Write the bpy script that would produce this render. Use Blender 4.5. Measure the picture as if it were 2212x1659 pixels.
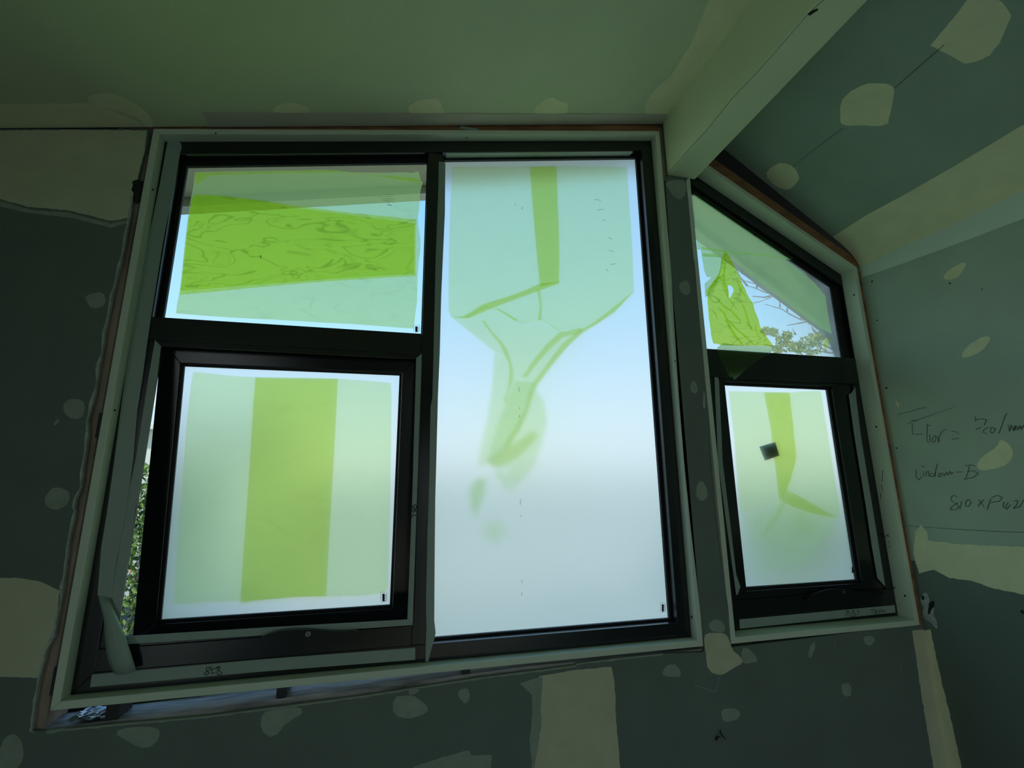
import bpy, bmesh, math, random
import numpy as np
from mathutils import Vector, Matrix, noise
random.seed(7)
for o in list(bpy.data.objects): bpy.data.objects.remove(o)
SC = bpy.context.scene
COL = SC.collection
V3 = Vector

# ------------------------------------------------------------------ camera
PIT, ROL, YAW = math.radians(11.99169548), math.radians(-0.45117295), math.radians(13.2144291)
FPX = 996.26; CX, CY = 1106.0, 829.5
CAM = V3((0.0, -1.4, 1.6))
_f = V3((math.sin(YAW)*math.cos(PIT), math.cos(YAW)*math.cos(PIT), math.sin(PIT)))
_r = V3((math.cos(YAW), -math.sin(YAW), 0)); _u = _r.cross(_f)
AR = math.cos(ROL)*_r + math.sin(ROL)*_u
AU = -math.sin(ROL)*_r + math.cos(ROL)*_u
AF = _f
cam_d = bpy.data.cameras.new('camera'); cam = bpy.data.objects.new('camera', cam_d); COL.objects.link(cam)
cam_d.sensor_width = 36.0; cam_d.lens = FPX*36.0/2212.0; cam_d.clip_start = 0.02; cam_d.clip_end = 300
m = Matrix.Identity(4)
for i in range(3):
    m[i][0] = AR[i]; m[i][1] = AU[i]; m[i][2] = -AF[i]; m[i][3] = CAM[i]
cam.matrix_world = m
SC.camera = cam

# ------------------------------------------------------------------ sky, sun, exposure
wd = bpy.data.worlds.new('sky'); SC.world = wd; wd.use_nodes = True
nt = wd.node_tree; nt.nodes.clear()
tc = nt.nodes.new('ShaderNodeTexCoord'); sp = nt.nodes.new('ShaderNodeSeparateXYZ')
rp = nt.nodes.new('ShaderNodeValToRGB'); bg = nt.nodes.new('ShaderNodeBackground'); wo = nt.nodes.new('ShaderNodeOutputWorld')
nt.links.new(tc.outputs['Generated'], sp.inputs[0]); nt.links.new(sp.outputs['Z'], rp.inputs[0])
els = rp.color_ramp.elements
els[0].position = 0.0; els[0].color = (0.86, 0.93, 0.92, 1)
els[1].position = 1.0; els[1].color = (0.14, 0.36, 0.80, 1)
for p_, c_ in ((0.12, (0.74, 0.90, 0.97)), (0.30, (0.42, 0.73, 1.0)), (0.55, (0.27, 0.58, 1.0))):
    e = els.new(p_); e.color = (*c_, 1)
nt.links.new(rp.outputs[0], bg.inputs[0]); bg.inputs[1].default_value = 0.93
nt.links.new(bg.outputs[0], wo.inputs[0])
sd = bpy.data.lights.new('sun', 'SUN'); sd.energy = 2.3; sd.angle = math.radians(1.0); sd.color = (1.0, 0.93, 0.80)
sun = bpy.data.objects.new('sun', sd); COL.objects.link(sun)
sun.rotation_euler = V3((-0.50, 0.50, -0.70)).to_track_quat('-Z', 'Y').to_euler()   # stands to the right, just behind the plane of the window wall
vs = SC.view_settings
vs.view_transform = 'Standard'; vs.look = 'None'; vs.gamma = 1.0; vs.exposure = 0.43
try: vs.use_curve_mapping = False
except Exception: pass
SC.cycles.use_denoising = True
SC.cycles.max_bounces = 12; SC.cycles.diffuse_bounces = 5; SC.cycles.transmission_bounces = 10
SC.cycles.transparent_max_bounces = 16; SC.cycles.glossy_bounces = 4
SC.cycles.sample_clamp_indirect = 6.0

# ------------------------------------------------------------------ helpers
def ray(px, py):
    px = float(px); py = float(py)
    return ((px-CX)/FPX)*AR - ((py-CY)/FPX)*AU + AF
def PY(px, py, Y):           # the measured photo point on the plane y = Y
    d = ray(px, py); return CAM + d*((Y-CAM.y)/d.y)
def PX(px, py, X):
    d = ray(px, py); return CAM + d*((X-CAM.x)/d.x)
def PPL(px, py, p0, n):
    d = ray(px, py); return CAM + d*((p0-CAM).dot(n)/d.dot(n))

def mat(name, col, rough=0.6, metal=0.0, spec=0.5, nz=0.0, nscale=20.0, bump=0.0, bscale=200.0, col2=None, stretch=None):
    m = bpy.data.materials.new(name); m.use_nodes = True; t = m.node_tree
    b = t.nodes['Principled BSDF']
    b.inputs['Base Color'].default_value = (*col, 1); b.inputs['Roughness'].default_value = rough
    b.inputs['Metallic'].default_value = metal
    b.inputs['Specular IOR Level'].default_value = spec
    if nz > 0 or bump > 0:
        tc = t.nodes.new('ShaderNodeTexCoord'); mp = t.nodes.new('ShaderNodeMapping')
        t.links.new(tc.outputs['Object'], mp.inputs[0])
        if stretch: mp.inputs['Scale'].default_value = stretch
    if nz > 0:
        n = t.nodes.new('ShaderNodeTexNoise'); n.inputs['Scale'].default_value = nscale; n.inputs['Detail'].default_value = 5
        t.links.new(mp.outputs[0], n.inputs[0])
        r = t.nodes.new('ShaderNodeValToRGB'); t.links.new(n.outputs[0], r.inputs[0])
        c2 = col2 or tuple(c*(1-nz) for c in col)
        r.color_ramp.elements[0].position = .3; r.color_ramp.elements[1].position = .7
        r.color_ramp.elements[0].color = (*c2, 1); r.color_ramp.elements[1].color = (*col, 1)
        t.links.new(r.outputs[0], b.inputs['Base Color'])
    if bump > 0:
        n2 = t.nodes.new('ShaderNodeTexNoise'); n2.inputs['Scale'].default_value = bscale; n2.inputs['Detail'].default_value = 4
        t.links.new(mp.outputs[0], n2.inputs[0])
        bp = t.nodes.new('ShaderNodeBump'); bp.inputs['Strength'].default_value = bump; bp.inputs['Distance'].default_value = .002
        t.links.new(n2.outputs[0], bp.inputs['Height']); t.links.new(bp.outputs[0], b.inputs['Normal'])
    return m

M = {}
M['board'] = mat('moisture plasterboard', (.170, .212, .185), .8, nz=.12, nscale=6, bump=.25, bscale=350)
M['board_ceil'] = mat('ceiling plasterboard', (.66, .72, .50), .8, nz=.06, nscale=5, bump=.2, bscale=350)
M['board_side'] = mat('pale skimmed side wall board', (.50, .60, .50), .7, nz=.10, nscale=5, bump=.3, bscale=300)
M['compound'] = mat('jointing compound', (.90, .88, .60), .75, nz=.10, nscale=14, bump=.35, bscale=90)
M['compound_wall'] = mat('shaded front wall compound', (.66, .66, .46), .75, nz=.12, nscale=12, bump=.35, bscale=90)  # compound colour darkened on the front wall to offset its bright fill light
M['compound_thin'] = mat('thin skim of compound', (.36, .42, .34), .75, nz=.2, nscale=30, bump=.3, bscale=90)
M['gypsum'] = mat('broken gypsum edge', (.55, .60, .56), .9, nz=.4, nscale=60, bump=.6, bscale=120)
M['primer'] = mat('primed lining board', (.72, .79, .64), .42, nz=.06, nscale=9, bump=.12, bscale=160)
M['alu'] = mat('black powder coated aluminium', (.008, .010, .011), .20, spec=.6, bump=.05, bscale=900)
M['rubber'] = mat('black rubber seal', (.008, .008, .009), .6)
M['tape'] = mat('sage protective tape', (.34, .42, .37), .38, nz=.05, nscale=25, bump=.1, bscale=80)
M['timber'] = mat('brown framing timber', (.46, .34, .28), .75, nz=.6, nscale=18, bump=.6, bscale=90, stretch=(1, 1, .25))
M['timber_h'] = mat('orange brown header timber', (.42, .19, .085), .75, nz=.55, nscale=30, bump=.6, bscale=120, stretch=(.3, 1, 1))
M['timber_grey'] = mat('weathered sill plate timber', (.52, .50, .50), .6, nz=.75, nscale=60, bump=.7, bscale=70, stretch=(.15, 1, 1))
M['dark'] = mat('black plastic packer', (.012, .012, .013), .45)
M['sheath'] = mat('dark wall wrap', (.016, .013, .011), .8)
M['floor'] = mat('dusty particle board floor', (.52, .47, .35), .8, nz=.3, nscale=12, bump=.2)
M['beam'] = mat('skimmed beam casing', (.80, .85, .58), .75, nz=.06, nscale=4, bump=.2, bscale=120)
M['pencil'] = mat('pencil line', (.045, .055, .05), .6)
M['marker'] = mat('black marker ink', (.008, .01, .01), .5)
M['ink'] = mat('black printed ink', (.004, .004, .006), .5)
M['highlight_metal'] = mat('lock metal', (.6, .6, .58), .25, metal=1)  # bright metal, used only for the highlight strip on the sash
M['soffit'] = mat('cream eave lining', (.84, .74, .50), .7, nz=.05)
M['gutter'] = mat('cream grey painted steel', (.72, .72, .62), .4, metal=.2)
M['roof'] = mat('grey corrugated roofing', (.25, .26, .27), .5, metal=.3)
M['concrete'] = mat('pale gravel and grass', (.34, .40, .27), .9, nz=.3, nscale=2, col2=(.42, .40, .32))
M['render'] = mat('white rendered wall', (.64, .66, .58), .8, nz=.05)
M['leaf'] = mat('hedge leaf', (.20, .33, .07), .5, nz=.6, nscale=9, col2=(.07, .15, .035))
M['leaf_y'] = mat('yellow leaf', (.62, .60, .14), .5, nz=.4, nscale=5, col2=(.36, .44, .10))
M['petal'] = mat('orange petal', (.85, .28, .05), .5)
M['bark'] = mat('pale bark', (.74, .70, .66), .8, nz=.5, nscale=20)
M['rock'] = mat('grey rock', (.22, .23, .24), .85, nz=.4, nscale=8, bump=.5, bscale=20)
M['foil'] = mat('crumpled foil', (.34, .37, .42), .35, metal=.6, bump=.8, bscale=60)
M['rust'] = mat('dark steel fixing', (.05, .04, .035), .5, metal=.6)

def clear_glass():
    m = bpy.data.materials.new('clear glass'); m.use_nodes = True; t = m.node_tree; t.nodes.clear()
    o = t.nodes.new('ShaderNodeOutputMaterial'); tr = t.nodes.new('ShaderNodeBsdfTransparent'); tr.inputs[0].default_value = (.96, .985, .975, 1)
    g = t.nodes.new('ShaderNodeBsdfGlossy'); g.inputs['Roughness'].default_value = .02
    fr = t.nodes.new('ShaderNodeFresnel'); fr.inputs[0].default_value = 1.3
    mx = t.nodes.new('ShaderNodeMixShader')
    t.links.new(fr.outputs[0], mx.inputs[0]); t.links.new(tr.outputs[0], mx.inputs[1]); t.links.new(g.outputs[0], mx.inputs[2])
    t.links.new(mx.outputs[0], o.inputs[0]); return m
def frosted_glass():
    """etched face of the pane: blurs what lies behind and glows evenly"""
    m = bpy.data.materials.new('frosted glass'); m.use_nodes = True; t = m.node_tree; t.nodes.clear()
    o = t.nodes.new('ShaderNodeOutputMaterial'); g = t.nodes.new('ShaderNodeBsdfRefraction')
    g.inputs['Color'].default_value = (.97, .985, 1, 1)
    g.inputs['Roughness'].default_value = .62; g.inputs['IOR'].default_value = 1.2
    tr = t.nodes.new('ShaderNodeBsdfTranslucent'); tr.inputs[0].default_value = (.93, .97, .97, 1)
    mx = t.nodes.new('ShaderNodeMixShader'); mx.inputs[0].default_value = .42
    t.links.new(g.outputs[0], mx.inputs[1]); t.links.new(tr.outputs[0], mx.inputs[2])
    t.links.new(mx.outputs[0], o.inputs[0]); return m
def plain_face():
    m = bpy.data.materials.new('clear glass face'); m.use_nodes = True; t = m.node_tree; t.nodes.clear()
    o = t.nodes.new('ShaderNodeOutputMaterial'); tr = t.nodes.new('ShaderNodeBsdfTransparent'); tr.inputs[0].default_value = (.97, .985, .98, 1)
    t.links.new(tr.outputs[0], o.inputs[0]); return m
def etch(o):
    """only the room side face is etched; the other faces stay clear"""
    o.data.materials.append(M['glass_face'])
    for p in o.data.polygons: p.material_index = 0 if p.normal.y < -.9 else 1
M['glass_face'] = plain_face()
def dusty_glass():
    m = clear_glass(); m.name = 'dusty glass'; t = m.node_tree
    o = t.nodes['Material Output']; src = o.inputs[0].links[0].from_socket
    tr = t.nodes.new('ShaderNodeBsdfTranslucent'); tr.inputs[0].default_value = (.9, 1, .98, 1)
    n = t.nodes.new('ShaderNodeTexNoise'); n.inputs['Scale'].default_value = 9; n.inputs['Detail'].default_value = 6
    r = t.nodes.new('ShaderNodeMapRange'); r.inputs[3].default_value = .02; r.inputs[4].default_value = .22
    mx = t.nodes.new('ShaderNodeMixShader')
    t.links.new(n.outputs[0], r.inputs[0]); t.links.new(r.outputs[0], mx.inputs[0]); t.links.new(src, mx.inputs[1]); t.links.new(tr.outputs[0], mx.inputs[2])
    t.links.new(mx.outputs[0], o.inputs[0]); return m
M['dusty'] = dusty_glass()
M['glass'] = clear_glass(); M['frost'] = frosted_glass()

def film(name, tint, scat, fac, crease=.35, scale=9.0, stretch=(1, 1, 3)):
    m = bpy.data.materials.new(name); m.use_nodes = True; t = m.node_tree; t.nodes.clear()
    o = t.nodes.new('ShaderNodeOutputMaterial')
    tc = t.nodes.new('ShaderNodeTexCoord'); mp = t.nodes.new('ShaderNodeMapping'); mp.inputs['Scale'].default_value = stretch
    mp.inputs['Rotation'].default_value = (0, math.radians(-22), 0)
    n = t.nodes.new('ShaderNodeTexNoise'); n.inputs['Scale'].default_value = scale; n.inputs['Detail'].default_value = 2.2; n.inputs['Distortion'].default_value = .7
    t.links.new(tc.outputs['Object'], mp.inputs[0]); t.links.new(mp.outputs[0], n.inputs[0])
    r = t.nodes.new('ShaderNodeValToRGB'); t.links.new(n.outputs[0], r.inputs[0]); e = r.color_ramp.elements
    e[0].position = .0; e[0].color = (1, 1, 1, 1); e[1].position = 1; e[1].color = (1, 1, 1, 1)
    k = 1-crease
    for p_, v_ in ((.455, 1), (.485, k), (.500, 1), (.585, 1), (.606, (1+k)/2), (.622, 1)):
        q = e.new(p_); q.color = (v_, v_, v_, 1)
    mc = t.nodes.new('ShaderNodeMixRGB'); mc.blend_type = 'MULTIPLY'; mc.inputs[0].default_value = 1; mc.inputs[1].default_value = (*tint, 1)
    t.links.new(r.outputs[0], mc.inputs[2])
    tr = t.nodes.new('ShaderNodeBsdfTransparent'); t.links.new(mc.outputs[0], tr.inputs[0])
    tl = t.nodes.new('ShaderNodeBsdfTranslucent'); tl.inputs[0].default_value = (*scat, 1)
    gl = t.nodes.new('ShaderNodeBsdfDiffuse'); gl.inputs[0].default_value = (*[c*.5 for c in scat], 1)
    m1 = t.nodes.new('ShaderNodeMixShader'); m1.inputs[0].default_value = .12
    t.links.new(tl.outputs[0], m1.inputs[1]); t.links.new(gl.outputs[0], m1.inputs[2])
    m2 = t.nodes.new('ShaderNodeMixShader'); m2.inputs[0].default_value = fac
    t.links.new(tr.outputs[0], m2.inputs[1]); t.links.new(m1.outputs[0], m2.inputs[2]); t.links.new(m2.outputs[0], o.inputs[0])
    return m
M['film'] = film('pale green protective film', (1.0, 1.0, .60), (.66, 1.0, .46), .54, .14, 6)
M['film_band'] = film('yellow green film band', (.96, .96, .42), (.50, .95, .12), .25, .17, 6)
M['film_in'] = film('pale green film inside the dusty pane', (1.0, 1.0, .62), (.66, 1.0, .52), .60, .12, 6)
M['film_flat'] = film('pale green film on frosted glass', (.84, .94, .61), (.7, .95, .5), .12, .03, 3)
M['film_flat_band'] = film('green film band on frosted glass', (.80, .87, .34), (.5, .8, .2), .12, .03, 3)

def tagobj(o, label=None, cat=None, group=None, kind=None):
    if label: o['label'] = label
    if cat: o['category'] = cat
    if group: o['group'] = group
    if kind: o['kind'] = kind
    return o
def empty(name, loc=(0, 0, 0), **k):
    o = bpy.data.objects.new(name, None); o.location = loc; COL.objects.link(o); o.empty_display_size = .05
    return tagobj(o, **k)
def link(name, me, m, parent=None, **k):
    o = bpy.data.objects.new(name, me); COL.objects.link(o)
    if m is not None and not me.materials: me.materials.append(m)
    if parent is not None:
        o.parent = parent
        o.matrix_parent_inverse = WINV.get(parent.name, Matrix.Identity(4))
    return tagobj(o, **k)
WINV = {}
def finish(name, bm, m, parent=None, bevel=0, smooth=False, fixn=True, **k):
    if fixn: bmesh.ops.recalc_face_normals(bm, faces=bm.faces)
    me = bpy.data.meshes.new(name); bm.to_mesh(me); bm.free()
    if smooth:
        for p in me.polygons: p.use_smooth = True
    o = link(name, me, m, parent, **k)
    if bevel:
        b = o.modifiers.new('bevel', 'BEVEL'); b.width = bevel; b.segments = 2; b.limit_method = 'ANGLE'; b.angle_limit = math.radians(40)
    return o
def add_extr(bm, pts, d):
    """closed prism: polygon pts (3D) extruded by vector d"""
    a = [bm.verts.new(p) for p in pts]; b = [bm.verts.new(V3(p)+d) for p in pts]
    n = len(pts); fs = [bm.faces.new(a), bm.faces.new(b[::-1])]
    for i in range(n): bm.faces.new((a[i], b[i], b[(i+1) % n], a[(i+1) % n]))
    return a, b
def extr(name, pts, d, m, parent=None, bevel=0, tri=True, **k):
    bm = bmesh.new(); add_extr(bm, pts, V3(d)); bm.normal_update()
    if len(pts) > 4 and tri:
        bmesh.ops.triangulate(bm, faces=[f for f in bm.faces if len(f.verts) > 4], ngon_method='EAR_CLIP')
    return finish(name, bm, m, parent, bevel, **k)
def pri(name, xz, y0, y1, m, parent=None, bevel=0, **k):
    return extr(name, [V3((x, y0, z)) for x, z in xz], (0, y1-y0, 0), m, parent, bevel, **k)
def box(name, x0, x1, y0, y1, z0, z1, m, parent=None, bevel=0, **k):
    return pri(name, [(x0, z0), (x1, z0), (x1, z1), (x0, z1)], y0, y1, m, parent, bevel, **k)
def ring(names, outer, inner, y0, y1, m, parent, bevel=.0012, skip=()):
    n = len(outer); out = []
    for i in range(n):
        if i in skip: continue
        j = (i+1) % n
        out.append(pri(names[i], [outer[i], outer[j], inner[j], inner[i]], y0, y1, m, parent, bevel))
    return out
def tube(bm, pts, radii, seg=6):
    rings = []
    for i, p in enumerate(pts):
        p = V3(p); a = V3(pts[max(i-1, 0)]); b = V3(pts[min(i+1, len(pts)-1)]); t = (b-a).normalized()
        u = t.orthogonal().normalized() if i == 0 else (rings[-1][1]-t*rings[-1][1].dot(t)).normalized()
        w = t.cross(u); r = radii[i] if hasattr(radii, '__len__') else radii
        rings.append(([bm.verts.new(p+(u*math.cos(2*math.pi*k/seg)+w*math.sin(2*math.pi*k/seg))*r) for k in range(seg)], u))
    for (A, _), (B, _) in zip(rings, rings[1:]):
        for k in range(seg): bm.faces.new((A[k], A[(k+1) % seg], B[(k+1) % seg], B[k]))
    bm.faces.new(rings[0][0][::-1]); bm.faces.new(rings[-1][0])
def stroke(bm, pts, w, nrm):
    """thin flat pencil or ink line lying on a surface"""
    for a, b in zip(pts, pts[1:]):
        t = (b-a)
        if t.length < 1e-6: continue
        t.normalize(); s = t.cross(nrm).normalized()*w*.5
        a2, b2 = a-t*w*.3, b+t*w*.3
        bm.faces.new([bm.verts.new(q) for q in (a2-s, b2-s, b2+s, a2+s)])
def strokes(name, lines, proj, nrm, w, m, parent, off=.0008, **k):
    bm = bmesh.new(); nrm = V3(nrm)
    for l in lines:
        stroke(bm, [proj(x, y)+nrm*off for x, y in l], w, nrm)
    return finish(name, bm, m, parent, fixn=False, **k)
def rough_poly(pts, amp=.6, step=5, closed=True):
    """soften a hand measured outline with small irregularities"""
    out = []; n = len(pts)
    for i in range(n if closed else n-1):
        a = np.array(pts[i], float); b = np.array(pts[(i+1) % n], float); L = np.linalg.norm(b-a)
        k = max(1, int(L/step))
        for j in range(k):
            q = a+(b-a)*j/k
            out.append((float(q[0])+random.uniform(-amp, amp), float(q[1])+random.uniform(-amp, amp)))
    return out
def smooth_poly(pts, it=2):
    for _ in range(it):
        o = []; n = len(pts)
        for i in range(n):
            a = pts[i]; b = pts[(i+1) % n]
            o += [(a[0]*.75+b[0]*.25, a[1]*.75+b[1]*.25), (a[0]*.25+b[0]*.75, a[1]*.25+b[1]*.75)]
        pts = o
    return pts
PN = 0
def patch(pts, proj, nrm, parent, m='compound', th=.0009, name='plaster_patch', sm=1, amp=.9, **k):
    big = max(p[0] for p in pts)-min(p[0] for p in pts) > 150 or max(p[1] for p in pts)-min(p[1] for p in pts) > 150
    q = smooth_poly(pts, sm) if sm and not big else pts
    global PN; PN += 1; th = th+.00006*(PN % 9)
    if amp: q = rough_poly(q, amp, 9)
    n = V3(nrm)
    return extr(name, [proj(x, y)-n*.0004 for x, y in q], n*th, M[m], parent, **k)

# ------------------------------------------------------------------ room shell
GREY = M['board']
zcl = lambda x: 2.800+.2*x                       # left ceiling
CR = [(1.073, 2.931+.14*.70), (1.745, 2.931-.532*.70), (1.785, 2.524), (1.808, 2.492), (1.82, 2.462)]
XR = 1.82
zt = lambda x: 2.7636+.1835*x                    # frame head, big window
zr = lambda x: 2.827-.56*(x-1.12)                # frame head, raked window

# window wall board: one sheet outline with both openings, ragged cut edges
w = []
w += [V3((-1.62, 0, 0)), V3((-1.62, 0, zcl(-1.62)))]
w += [PY(0, 279, 0), PY(160, 279, 0), PY(319, 279, 0)]
left_edge = [(321, 283), (316, 320), (309, 345), (301, 378), (296, 392), (289, 400), (284, 420), (283, 443), (275, 490), (265, 544), (254, 592), (241, 640), (236, 672), (226, 717), (223, 742), (212, 800),
 (206, 840), (200, 867), (188, 910), (190, 935), (183, 982), (178, 1020), (173, 1055), (163, 1078), (159, 1096), (163, 1104), (152, 1150), (147, 1178), (141, 1230), (133, 1289), (126, 1320), (121, 1345), (117, 1375), (100, 1400), (98, 1420), (90, 1445), (84, 1471), (78, 1500), (74, 1530), (70, 1560), (67, 1579), (86, 1582)]
w += [PY(x, y, 0) for x, y in rough_poly(left_edge, .9, 12, False)]
bot_edge = [(100, 1580), (180, 1572), (260, 1564), (330, 1558), (400, 1552), (470, 1545), (550, 1534), (640, 1523), (700, 1515), (760, 1507), (830, 1497), (910, 1484), (1000, 1470), (1080, 1459), (1160, 1449), (1243, 1438), (1246, 1434), (1300, 1427), (1360, 1420), (1440, 1412), (1519, 1409)]
w += [PY(x, y+random.uniform(-.8, .8), 0) for x, y in bot_edge]
w += [PY(x, y, 0) for x, y in ((1522, 1404), (1508, 1280), (1492, 1140), (1478, 1000), (1466, 850), (1455, 680), (1446, 520), (1438, 388), (1443, 384), (1441, 362), (1438, 340), (1434, 300), (1431, 266))]
w += [V3((.9565, 0, 3.0)), V3((1.073, 0, 3.0)), V3((1.073, 0, 2.80))]
w += [PY(x, y, 0) for x, y in ((1484, 388), (1481, 396), (1484, 415), (1487, 431), (1490, 480), (1494, 531), (1496, 552), (1501, 567), (1505, 621), (1510, 690), (1516, 760), (1519, 820), (1523, 850), (1524, 872), (1528, 885), (1530, 940), (1534, 1000), (1542, 1090), (1553, 1180), (1564, 1250), (1574, 1316), (1577, 1379), (1580, 1398), (1640, 1391), (1700, 1384), (1780, 1374), (1850, 1365), (1930, 1356), (1985, 1352))]
w += [V3((XR, 0, 1.085)), V3((XR, 0, 0))]
wall_f = empty('wall_front', (0, 0, 0), label='green plasterboard wall around both windows, patched with jointing compound', cat='wall', kind='structure')
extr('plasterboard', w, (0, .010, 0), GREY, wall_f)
def PF(x, y):
    p = PY(x, y, 0); p.x = min(p.x, XR-.0004); return p
NF = (0, -1, 0)
front_patches = [
 ([(0, 282), (160, 281), (317, 282), (312, 325), (297, 388), (284, 440), (281, 470), (240, 478), (150, 455), (60, 447), (0, 430), (-200, 420), (-200, 282)], 'compound'),
 ([(-200, 424), (0, 434), (60, 452), (150, 460), (240, 483), (282, 474), (278, 482), (240, 492), (150, 470), (60, 460), (0, 446), (-200, 436)], 'compound_thin'),
 ([(180, 642), (200, 633), (224, 630), (230, 658), (200, 670)], 'compound_thin'),
 ([(135, 876), (150, 862), (178, 862), (185, 885), (175, 905), (145, 903)], 'compound_thin'),
 ([(115, 916), (127, 902), (129, 910), (120, 920)], 'compound_thin'),
 ([(95, 1080), (110, 1055), (135, 1052), (152, 1066), (148, 1088), (130, 1101), (105, 1098)], 'compound_thin'),
 ([(-120, 1250), (0, 1249), (40, 1248), (85, 1255), (129, 1276), (124, 1325), (112, 1385), (97, 1412), (84, 1464), (0, 1462), (-120, 1460)], 'compound'),
 ([(0, 1605), (30, 1580), (50, 1602), (53, 1640), (30, 1670), (-10, 1672)], 'compound_thin'),
 ([(245, 1580), (290, 1568), (345, 1572), (345, 1595), (318, 1620), (275, 1602)], 'compound_thin'),
 ([(565, 1540), (600, 1530), (650, 1527), (655, 1542), (625, 1556), (590, 1597), (562, 1575)], 'compound_thin'),
 ([(848, 1506), (890, 1500), (920, 1520), (925, 1540), (885, 1554), (850, 1545)], 'compound_thin'),
 ([(880, 1490), (910, 1487), (898, 1500), (885, 1502)], 'compound_thin'),
 ([(990, 1492), (1010, 1484), (1016, 1505), (1007, 1523), (990, 1506)], 'compound_thin'),
 ([(1165, 1460), (1240, 1448), (1320, 1440), (1328, 1480), (1331, 1560), (1341, 1672), (1387, 2600), (1164, 2600), (1150, 1672), (1146, 1600), (1157, 1545), (1152, 1490)], 'compound'),
 ([(1124, 1477), (1150, 1466), (1172, 1462), (1168, 1530), (1170, 1560), (1152, 1680), (1144, 1600), (1150, 1540), (1148, 1500)], 'compound_thin'),
 ([(895, 1655), (950, 1637), (1012, 1620), (1018, 1632), (1062, 1630), (1060, 1680), (880, 1680)], 'compound_thin'),
 ([(1430, 1450), (1443, 1434), (1462, 1437), (1473, 1455), (1465, 1464), (1432, 1459)], 'compound_thin'),
 ([(1520, 1372), (1535, 1366), (1566, 1368), (1574, 1380), (1580, 1402), (1600, 1420), (1606, 1432), (1580, 1446), (1556, 1459), (1530, 1450), (1524, 1410)], 'compound'),
 ([(1528, 1350), (1542, 1337), (1562, 1342), (1570, 1366), (1540, 1366)], 'compound_thin'),
 ([(1600, 1402), (1616, 1398), (1640, 1428), (1620, 1433), (1602, 1432)], 'compound_thin'),
 ([(1743, 1415), (1753, 1388), (1763, 1390), (1752, 1424)], 'compound_thin'),
 ([(1862, 1375), (1886, 1372), (1890, 1385), (1874, 1397)], 'compound_thin'),
 ([(1814, 1482), (1830, 1472), (1839, 1485), (1838, 1504), (1824, 1505)], 'compound_thin'),
 ([(1556, 1540), (1565, 1530), (1596, 1530), (1598, 1550), (1576, 1561), (1560, 1555)], 'compound_thin'),
 ([(1970, 1362), (2020, 1358), (2120, 1680), (2320, 2600), (2178, 2600), (2020, 1680), (1990, 1500)], 'compound'),
 ([(1438, 392), (1460, 389), (1481, 390), (1482, 420), (1470, 433), (1456, 425), (1440, 405)], 'compound_thin'),
 ([(1466, 612), (1486, 604), (1494, 632), (1480, 640), (1468, 626)], 'compound_thin'),
 ([(1488, 838), (1497, 818), (1510, 842), (1500, 852)], 'compound_thin'),
 ([(1502, 1055), (1515, 1034), (1531, 1065), (1523, 1083), (1506, 1078)], 'compound_thin'),
 ([(1519, 845), (1524, 850), (1523, 880), (1519, 884)], 'gypsum'),
]
for p_, mm in front_patches: patch(p_, PF, NF, wall_f, 'compound_wall' if mm == 'compound' else mm)
# paler broken paper edge along the cut of the board
for (edge, dx, dz, m_) in ((left_edge[6:44], -1, 0, 'gypsum'), (bot_edge[:20], 0, -1, 'compound_thin')):
    pts_ = []
    for a, b in zip(edge, edge[1:]):
        k_ = max(1, int(math.hypot(b[0]-a[0], b[1]-a[1])/7))
        pts_ += [(a[0]+(b[0]-a[0])*i/k_, a[1]+(b[1]-a[1])*i/k_) for i in range(k_)]
    P3 = [PY(x, y, 0) for x, y in pts_]; bm = bmesh.new()
    wd_ = [max(.0006, .0030+.0055*noise.noise(V3((i*.21, dx, 4)))) if dx else max(.001, .0028+.003*noise.noise(V3((i*.3, 1, 4)))) for i in range(len(P3))]
    ia = [bm.verts.new(p+V3((-.0012*dx, -.0012, -.0012*dz))) for p in P3]
    ib = [bm.verts.new(p+V3((dx*q*1.0, -.0012, dz*q))) for p, q in zip(P3, wd_)]
    ic = [bm.verts.new(p+V3((-.0012*dx, .008, -.0012*dz))) for p in P3]
    for q in range(len(P3)-1):
        bm.faces.new((ia[q], ia[q+1], ib[q+1], ib[q])); bm.faces.new((ic[q], ic[q+1], ia[q+1], ia[q]))
    finish('torn_edge', bm, M[m_], wall_f)
# framing timber behind the board
box('stud', -.862, -.775, .0115, .088, .30, zt(-.8)+.05, M['timber'], wall_f, .002, label='red brown timber stud beside the window lining')
box('stud', .938, .962, .0115, .088, .30, 2.98, M['timber'], wall_f, .001)
box('stud', .964, 1.030, .0115, .088, .30, 3.02, M['timber'], wall_f, .001)
box('stud', 1.8068, 1.819, .002, .080, .30, 2.44, M['timber_h'], wall_f, .0006)
pri('header_timber', [(-.772, zt(-.772)+.021), (.936, zt(.936)+.021), (.936, zt(.936)+.052), (-.772, zt(-.772)+.030)], .006, .088, M['timber_h'], wall_f, .001)
pri('header_timber', [(1.034, zr(1.034)+.026), (1.815, zr(1.815)+.024), (1.815, zr(1.815)+.062), (1.034, zr(1.034)+.080)], .004, .088, M['timber_h'], wall_f, .001)
bm = bmesh.new()
N = 60; top = []
x0, x1 = -.775, .936
for i in range(N+1):
    x = x0+(x1-x0)*i/N; z = 1.0611+(.0195*(x+.5)/.68)*.88
    z = min(z, 1.083)
    top.append((x, z))
for i in range(N):
    (a, za), (b, zb) = top[i], top[i+1]
    j1, j2 = (noise.noise(V3((a*9, 0, 3)))*.0012, noise.noise(V3((b*9, 0, 3)))*.0012)
    add_extr(bm, [V3((a, .0115, .99)), V3((b, .0115, .99)), V3((b, .0115, zb+j2)), V3((a, .0115, za+j1))], V3((0, .080, 0)))
bmesh.ops.remove_doubles(bm, verts=bm.verts, dist=1e-5)
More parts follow.
